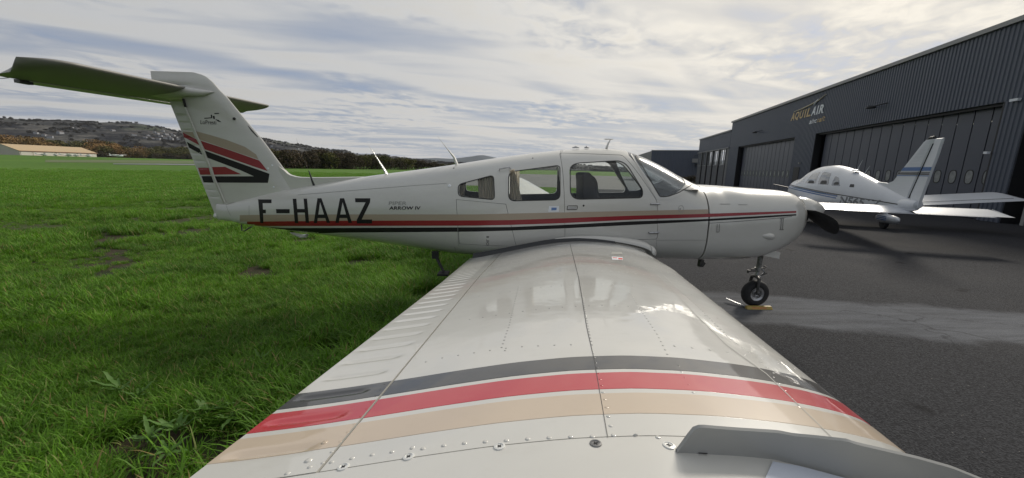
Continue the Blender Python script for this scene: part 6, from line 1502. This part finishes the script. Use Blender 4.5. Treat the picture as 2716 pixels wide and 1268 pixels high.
scatter('field_grass', np.c_[x, y, terr(x, y)-0.004], rng.uniform(.8, 1.6, len(x)), fcol, 'green grass of the open field')
x, y, r = sample(5000, 0.8, 9, 98, 278, 1.4)
scatter('verge_grass', np.c_[x, y, terr(x, y)-0.004], rng.uniform(.8, 1.4, len(x)), gcol, 'grass behind the wing tip')

# broad leaved weeds
WL = blade_mat('weed leaves', (0.14, 0.28, 0.06), (0.18, 0.33, 0.08), (0.11, 0.22, 0.05))
def leaf_mesh(seed, L_, W_l):
    g = np.random.default_rng(seed); V = []; n = 14
    for i in range(n):
        u = i/(n-1); lobe = 0.55+0.45*abs(math.sin(u*math.pi*4.5)); w_ = W_l*math.sin(math.pi*min(1, u*1.02+.03))**.7*lobe; x = L_*u; z = L_*(.55*u-.62*u*u)+.012*math.sin(u*9)
        V += [(x, -w_, z+.18*w_), (x, 0, z), (x, w_, z+.18*w_)]
    o = meshobj('leaf', V, grid_faces(n, 3), WL, smooth=True, link=False); md = o.data; bpy.data.objects.remove(o); return md
LFM = [leaf_mesh(i, .21, .027) for i in range(2)]+[leaf_mesh(9, .27, .024)]
WPX = [(560, 1120, 1.3, 'ragged pale green weed beside the red stripe end of the wing'), (470, 1170, 1.2, 'spreading grey green thistle left of the bare soil patch'), (400, 1190, 1.0, 'low lobed weed at the left of the bare patch'), (620, 1135, 1.0, 'upright weed tucked against the wing trailing edge'), (320, 1060, 1.25, 'broad leaved weed alone in the grass at lower left'), (370, 1075, .9, 'small dock plant right of the broad leaved weed'), (965, 860, 1.1, 'pale weed just above the flap trailing edge'), (690, 975, .9, 'light green weed below the rear fuselage grass'), (700, 1010, .9, 'flat rosette weed near the black stripe end'), (1290, 830, .9, 'weed by the wing flap'), (450, 1230, 1.1, 'feathery weed at the bottom edge left of the wing'), (1200, 700, .7, 'tiny pale weed behind the boarding step')]
for x, y, s_, lab in WPX:
    p = onZ(x, y, 0); e = empty('weed', (p[0], p[1], 0.05), random.uniform(0, 6), lab, 'weed', 'broad leaved weeds in the grass'); e.scale = (s_*.58, s_*.58, s_*.8)
    nlf = random.randint(7, 10)
    for k in range(nlf):
        o = bpy.data.objects.new('leaf', random.choice(LFM)); COL.objects.link(o); o.parent = e; o.rotation_euler = (random.uniform(-.2, .2), random.uniform(-.75, -.15), k*6.28/nlf+random.uniform(-.3, .3)); q = random.uniform(.6, 1.1); o.scale = (q, q, q)

# hedgerows and copses scattered over the hillside
hcol = bpy.data.collections.new('hill_crowns'); hl_m = mat('hillside wood', (0.060, 0.056, 0.050), 0.95, spec=0.1, var=(0.05, 0.8, (0.11, 0.09, 0.065)))
for k in range(3):
    md = CR[k][0].copy(); md.materials[0] = hl_m; md.materials[0] = hl_m; o = bpy.data.objects.new('hill_crown', md); hcol.objects.link(o)
HA = np.array(HV).reshape(46, 260, 3); P = []; SC = []
for _ in range(60000):
    i = rng.uniform(2, 34); j = rng.uniform(30, 230); a, b_ = int(i), int(j); fi, fj = i-a, j-b_
    p = (HA[a, b_]*(1-fi)+HA[a+1, b_]*fi)*(1-fj)+(HA[a, b_+1]*(1-fi)+HA[a+1, b_+1]*fi)*fj
    v = mnoise.noise(Vector((p[0]*.011, p[1]*.011, 0))); v2 = abs(mnoise.noise(Vector((p[0]*.018+40, p[1]*.018, 5))))
    if v > 0.17 or v2 < 0.022: P.append(p-np.array([0, 0, 1.8])); SC.append(random.uniform(.5, 1.15))
    if len(P) > 9000: break
scatter('hillside_woods', np.array(P), SC, hcol, 'dark copses and hedgerows on the far hillside')

# air: everything lies inside one closed box of thin haze
hz = MB(); hz.box((0, 0, 170), (19000, 19000, 420)); hzo = hz.build('haze', WHITE); hzo.data.materials.clear()
hm_ = bpy.data.materials.new('air haze'); hm_.use_nodes = True; t = hm_.node_tree; t.nodes.clear(); o_2 = t.nodes.new('ShaderNodeOutputMaterial'); pv = t.nodes.new('ShaderNodeVolumePrincipled')
pv.inputs['Color'].default_value = (0.80, 0.88, 1.0, 1); pv.inputs['Density'].default_value = 0.00005; pv.inputs['Anisotropy'].default_value = 0.2; t.links.new(pv.outputs[0], o_2.inputs['Volume'])
hzo.data.materials.append(hm_); tag(hzo, 'thin pale air haze over the whole airfield', kind='stuff')
